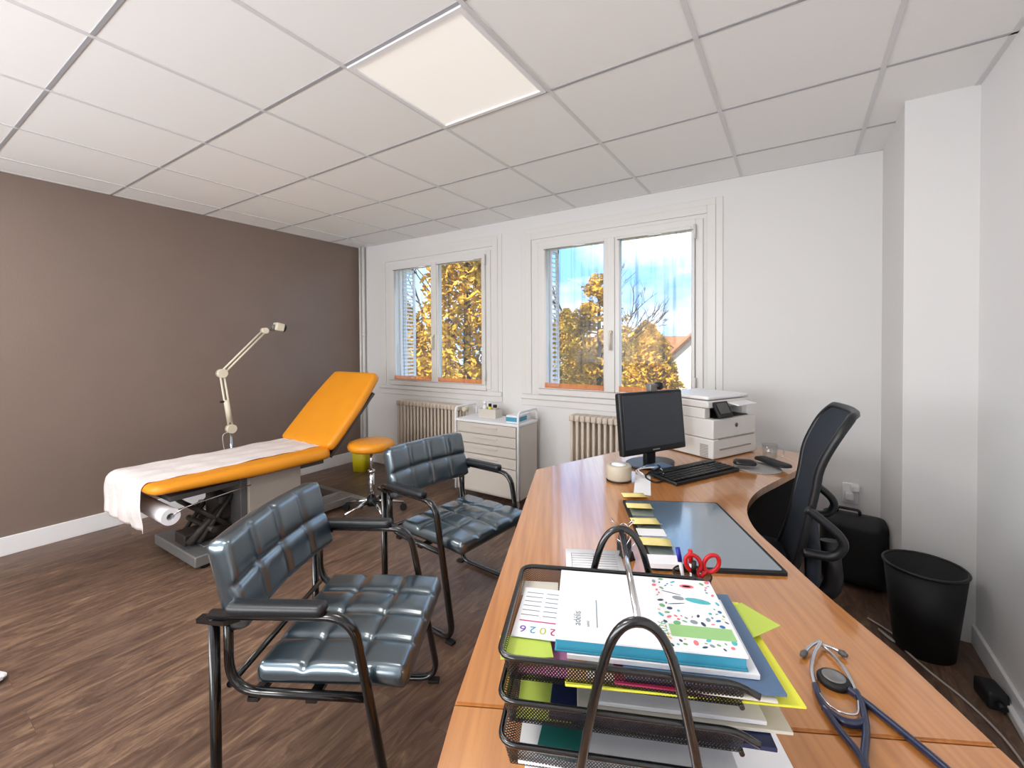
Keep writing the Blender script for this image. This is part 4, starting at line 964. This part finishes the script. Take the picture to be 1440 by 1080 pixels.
for s in (1, -1):
    y = s*0.205
    lp = [(0.20, y, 0.64), (0.275, y, 0.645), (0.305, y, 0.68), (0.295, y, 0.715), (0.25, y, 0.755), (0.21, y, 0.785)]
    g = G(); g.tube(smooth_path(lp, 6), 0.018, n=10, ry=0.014); g.obj('arm_loop', m_blackpl, t)
g = G(); g.tube(fillet([(0.10, 0, 0.40), (0.30, 0, 0.42), (0.28, 0, 0.62)], 0.08), 0.02, ry=0.03); g.obj('back_support', m_blackpl, t)
g = G(); g.cyl((-0.04, 0, 0.09), (-0.04, 0, 0.43), 0.025); g.box(-0.16, 0.12, -0.09, 0.09, 0.39, 0.43, 0.01); g.obj('gas_column', m_blackpl, t)
for k in range(5):
    a = R(20+72*k); ca, sa = math.cos(a), math.sin(a)
    lg = G().tube([(-0.04+0.02*ca, 0.02*sa, 0.10), (-0.04+0.27*ca, 0.27*sa, 0.07)], [0.026, 0.018]).obj('base_leg', m_blackpl, t)
    G().cyl((-0.04+0.27*ca-0.02*sa, 0.27*sa+0.02*ca, 0.028), (-0.04+0.27*ca+0.02*sa, 0.27*sa-0.02*ca, 0.028), 0.028).obj('castor', m_rubber, lg)

# ------------------------------------------------------------ black case, waste basket and cable by the column
t = thing('trolley_case', 'black rounded case standing on the floor between the office chair and the column', 'case', (1.175, 1.93, 0), R(-8))
def casepost(x, y, z): return (x, -z*1.0+0.10, 0.19+y)
g = G(); cushion(g, 0.30, 0.37, 0.20, rc=0.05, er=0.05, NU=24, NV=24, post=casepost, back=1.0); g.obj('body', m_bag, t)
g = G(); g.tube(fillet([(-0.07, 0, 0.37), (-0.07, 0, 0.40), (0.03, 0, 0.40), (0.03, 0, 0.37)], 0.015), 0.008); g.obj('handle', m_blackpl, t)
t = thing('wastepaper_basket', 'black round wastepaper basket on the floor beside the right wall', 'bin', (1.375, 1.42, 0))
g = G(); g.lathe([(0, 0.004), (0.095, 0.004), (0.100, 0.0), (0.137, 0.36), (0.131, 0.36), (0.095, 0.012), (0, 0.012)], n=40); g.obj('tub', m_bag, t)
g = G(); g.tube([(0.137*math.cos(a_/40*2*PI), 0.137*math.sin(a_/40*2*PI), 0.362) for a_ in range(40)], 0.006, n=8, closed=True); g.obj('rim', m_blackpl, t)
t = thing('power_adapter', 'small black plug block at the foot of the right wall, near the wastepaper basket', 'plug', (1.515, 1.18, 0), R(10))
g = G(); g.box(-0.03, 0.03, -0.05, 0.05, 0, 0.06, 0.01); g.obj('block', m_bag, t)
G().cyl((0, -0.05, 0.03), (0, -0.075, 0.025), 0.012).obj('plug', m_bag, t)
cable([(1.20, 1.55, 0.006), (1.25, 1.50, 0.006), (1.30, 1.43, 0.006), (1.27, 1.40, 0.008), (1.23, 1.47, 0.009), (1.29, 1.38, 0.007), (1.36, 1.25, 0.005), (1.44, 1.12, 0.005), (1.50, 0.95, 0.005), (1.52, 0.7, 0.005)], 0.004, m_cable, 'floor_cable', 'pale cable curling on the floor beside the wastepaper basket')
g = G(); g.box(-0.16, 0.16, -0.12, 0.12, 0.003, 0.03, 0.02, 3); tag(g.obj('floor_scale', m_base, loc=(-1.705-0.12, -0.945+0.02, 0.0), rz=R(22)), 'flat white object on the floor, cut off by the left edge of the photo', 'scale')

# ------------------------------------------------------------ outside
def matf(name, c1, c2, rough=0.8, scale=3):
    m = bpy.data.materials.new(name); m.use_nodes = True; t = m.node_tree; b = t.nodes['Principled BSDF']; L = t.links.new; N = t.nodes.new
    tc = N('ShaderNodeTexCoord'); n = N('ShaderNodeTexNoise'); n.inputs['Scale'].default_value = scale; cr = N('ShaderNodeValToRGB')
    cr.color_ramp.elements[0].position = 0.4; cr.color_ramp.elements[1].position = 0.6
    cr.color_ramp.elements[0].color = col(*c1); cr.color_ramp.elements[1].color = col(*c2)
    L(tc.outputs['Object'], n.inputs['Vector']); L(n.outputs['Fac'], cr.inputs['Fac']); L(cr.outputs[0], b.inputs['Base Color']); b.inputs['Roughness'].default_value = rough
    return m
m_leafA = matf('golden_conifer_needles', (206, 160, 36), (166, 126, 32))
m_leafB = matf('olive_foliage', (190, 150, 50), (150, 124, 44))
m_bark = matf('bark', (96, 72, 48), (70, 54, 38))
m_grass = matf('lawn', (120, 118, 50), (150, 130, 60), scale=0.4)
m_houseW = mat('render_white', (200, 192, 178), 0.8)
m_roof = mat('roof_tiles', (150, 100, 60), 0.8, bump=0.5, bscale=8)
m_shut = mat('house_shutter', (70, 80, 100), 0.6)
GZ = -3.2
struct(G().box(-60, 40, YB+0.5, 90, GZ-0.3, GZ).obj('ground', m_grass))
def leafquad(g, c, s, rnd):
    a = rnd.uniform(0, PI*2); b = rnd.uniform(-0.9, 0.9); d = Vector((math.cos(a)*math.cos(b), math.sin(a)*math.cos(b), math.sin(b)))
    e = d.cross(Vector((rnd.uniform(-1, 1), rnd.uniform(-1, 1), rnd.uniform(-1, 1)))).normalized()
    vs_ = [g.bm.verts.new(c+d*s), g.bm.verts.new(c+e*s*0.4), g.bm.verts.new(c-d*s), g.bm.verts.new(c-e*s*0.4)]
    g._faces([g.bm.faces.new(vs_)])
def tree_obj(nm, x, y, label, h, crown, mleaf, group='trees outside the windows', trunk_r=0.16, seed=1):
    t = thing(nm, label, 'tree', (x, y, GZ), group=group)
    G().tube([(0, 0, 0), (0.05, 0, h*0.5), (0, 0.05, h*0.96)], [trunk_r, trunk_r*0.7, 0.03], n=8).obj('trunk', m_bark, t)
    rnd = random.Random(seed); g = G(); crown(g, rnd, h); o = g.obj('foliage', mleaf, t); o['kind'] = 'stuff'
    return t
def cedar(g, rnd, h):
    for L_ in range(17):
        z0_ = h*(0.22+0.75*L_/16.5); rad = (h*0.36)*(1-L_/17.2)**0.8+0.15
        for k in range(7):
            z = z0_+rnd.gauss(0, 0.09)
            a = rnd.uniform(0, 2*PI); l_ = rad*rnd.uniform(0.6, 1.05)
            g.tube([(0, 0, z-0.05), (l_*0.6*math.cos(a), l_*0.6*math.sin(a), z+0.08), (l_*math.cos(a), l_*math.sin(a), z+0.02)], [0.03, 0.02, 0.008], n=4)
            for q in range(60):
                f = rnd.uniform(0.2, 1)*l_; s_ = rnd.gauss(0, 0.11)*l_
                c = Vector((f*math.cos(a)-s_*math.sin(a), f*math.sin(a)+s_*math.cos(a), z+0.06+rnd.gauss(0, 0.07)))
                leafquad(g, c, rnd.uniform(0.05, 0.13), rnd)
def bushy(wr):
    def f(g, rnd, h):
        for q in range(15000):
            z = rnd.uniform(0.12, 1.0); r_ = h*wr*math.sin(min(1, (1.02-z)*1.25)*PI/2)*math.sqrt(rnd.uniform(0.25, 1)); a = rnd.uniform(0, 2*PI)
            r_ *= 0.8+0.25*math.sin(a*5+z*17)
            leafquad(g, Vector((r_*math.cos(a), r_*math.sin(a), z*h)), rnd.uniform(0.06, 0.16), rnd)
    return f
def baretree(x, y, h, label, seed):
    t = thing('bare_tree', label, 'tree', (x, y, GZ), group='bare trees outside the windows')
    rnd = random.Random(seed); g = G()
    def br(p, d, L_, r, dep):
        q = p+d*L_; m_ = p+d*L_*0.5+Vector((rnd.gauss(0, .04), rnd.gauss(0, .04), 0))*L_
        g.tube([p, m_, q], [r, r*0.85, r*0.65], n=5)
        if dep == 0: return
        for k in range(3 if dep > 1 else 3):
            e = (d+Vector((rnd.gauss(0, .42), rnd.gauss(0, .42), rnd.gauss(0.12, .15)))).normalized()
            br(p+d*L_*rnd.uniform(0.55, 1.0), e, L_*rnd.uniform(0.55, 0.8), r*0.6, dep-1)
    br(Vector((0, 0, 0)), Vector((0, 0, 1)), h*0.42, 0.13, 5); g.obj('branches', m_bark, t)
# cedar seen in the right window, big conifers in the left window
tree_obj('cedar_tree', -4.9, 13.4, 'golden cedar with flat tiered branches, seen through the right window', 7.0, cedar, m_leafA, seed=3)
tree_obj('conifer_tree', -7.5, 9.3, 'tall dense golden conifer filling the right sash of the left window', 9.5, bushy(0.22), m_leafA, seed=4)
tree_obj('conifer_tree', -13.4, 12.4, 'shorter golden conifer seen through the left sash of the left window', 6.4, bushy(0.36), m_leafA, seed=5)
tree_obj('garden_tree', -9.6, 20.6, 'broad golden tree behind the cedar in the right window', 6.4, bushy(0.45), m_leafB, seed=6)
tree_obj('garden_tree', -4.35, 18.2, 'low golden shrub tree in front of the white house', 5.3, bushy(0.30), m_leafA, seed=7)
tree_obj('garden_tree', -7.4, 28.0, 'distant olive tree beside the white house', 6.0, bushy(0.5), m_leafB, seed=8)
baretree(-11.6, 25, 13, 'bare tree behind the cedar, left sash of the right window', 21)
baretree(-19.0, 20, 13, 'bare tree seen through the left sash of the left window', 22)
baretree(-7.8, 24, 9, 'thinner bare tree nearer the mullion of the right window', 23)
# white gabled house
t = thing('house', 'white gabled house with tiled roof seen through the right window', 'house', (-2.3, 23.5, GZ), R(-20))
g = G(); g.box(-3.0, 3.0, 0, 8, 0, 3.6); g.prism([(-3.0, 3.6), (3.0, 3.6), (0, 6.1)], 0, -8, m=TR((0, 0, 0), rx=R(90))); g.obj('walls', m_houseW, t)
g = G()
for s in (1, -1):
    a_ = math.atan2(2.5, 3.0); L_ = 4.3
    g.box(0, L_, -0.4, 8.4, 0, 0.12, m=TR((s*3.35, 0, 3.33), ry=(-(PI-a_) if s > 0 else -a_)))
g.obj('roof', m_roof, t)
for x, z_ in ((-1.2, 2.2), (1.2, 2.2), (0, 4.2)):
    wv_ = G().box(x-0.35, x+0.35, -0.05, 0.02, z_-0.6, z_+0.5).obj('window', m_shut, t)
g = G().box(0.9, 1.5, 3, 3.6, 4.5, 6.6); g.obj('chimney', m_roof, t)
t = thing('house', 'low house with pitched roof further off behind the cedar', 'house', (-9.2, 33.0, GZ), R(25))
g = G(); g.box(-4.0, 4.0, 0, 6, 0, 3.0); g.prism([(0, 3.0), (6.0, 3.0), (3, 5.0)], -4, 4, m=Matrix(((0, 0, 1, 0), (1, 0, 0, 0), (0, 1, 0, 0), (0, 0, 0, 1)))); g.obj('walls', m_houseW, t)
g = G()
a_ = math.atan2(2.0, 3.0)
g.box(-4.3, 4.3, 0, 3.9, 0, 0.1, m=TR((0, -0.25, 2.85), rx=a_)); g.box(-4.3, 4.3, 0, 3.9, 0, -0.1, m=TR((0, 6.25, 2.85), rx=PI-a_)); g.obj('roof', m_roof, t)
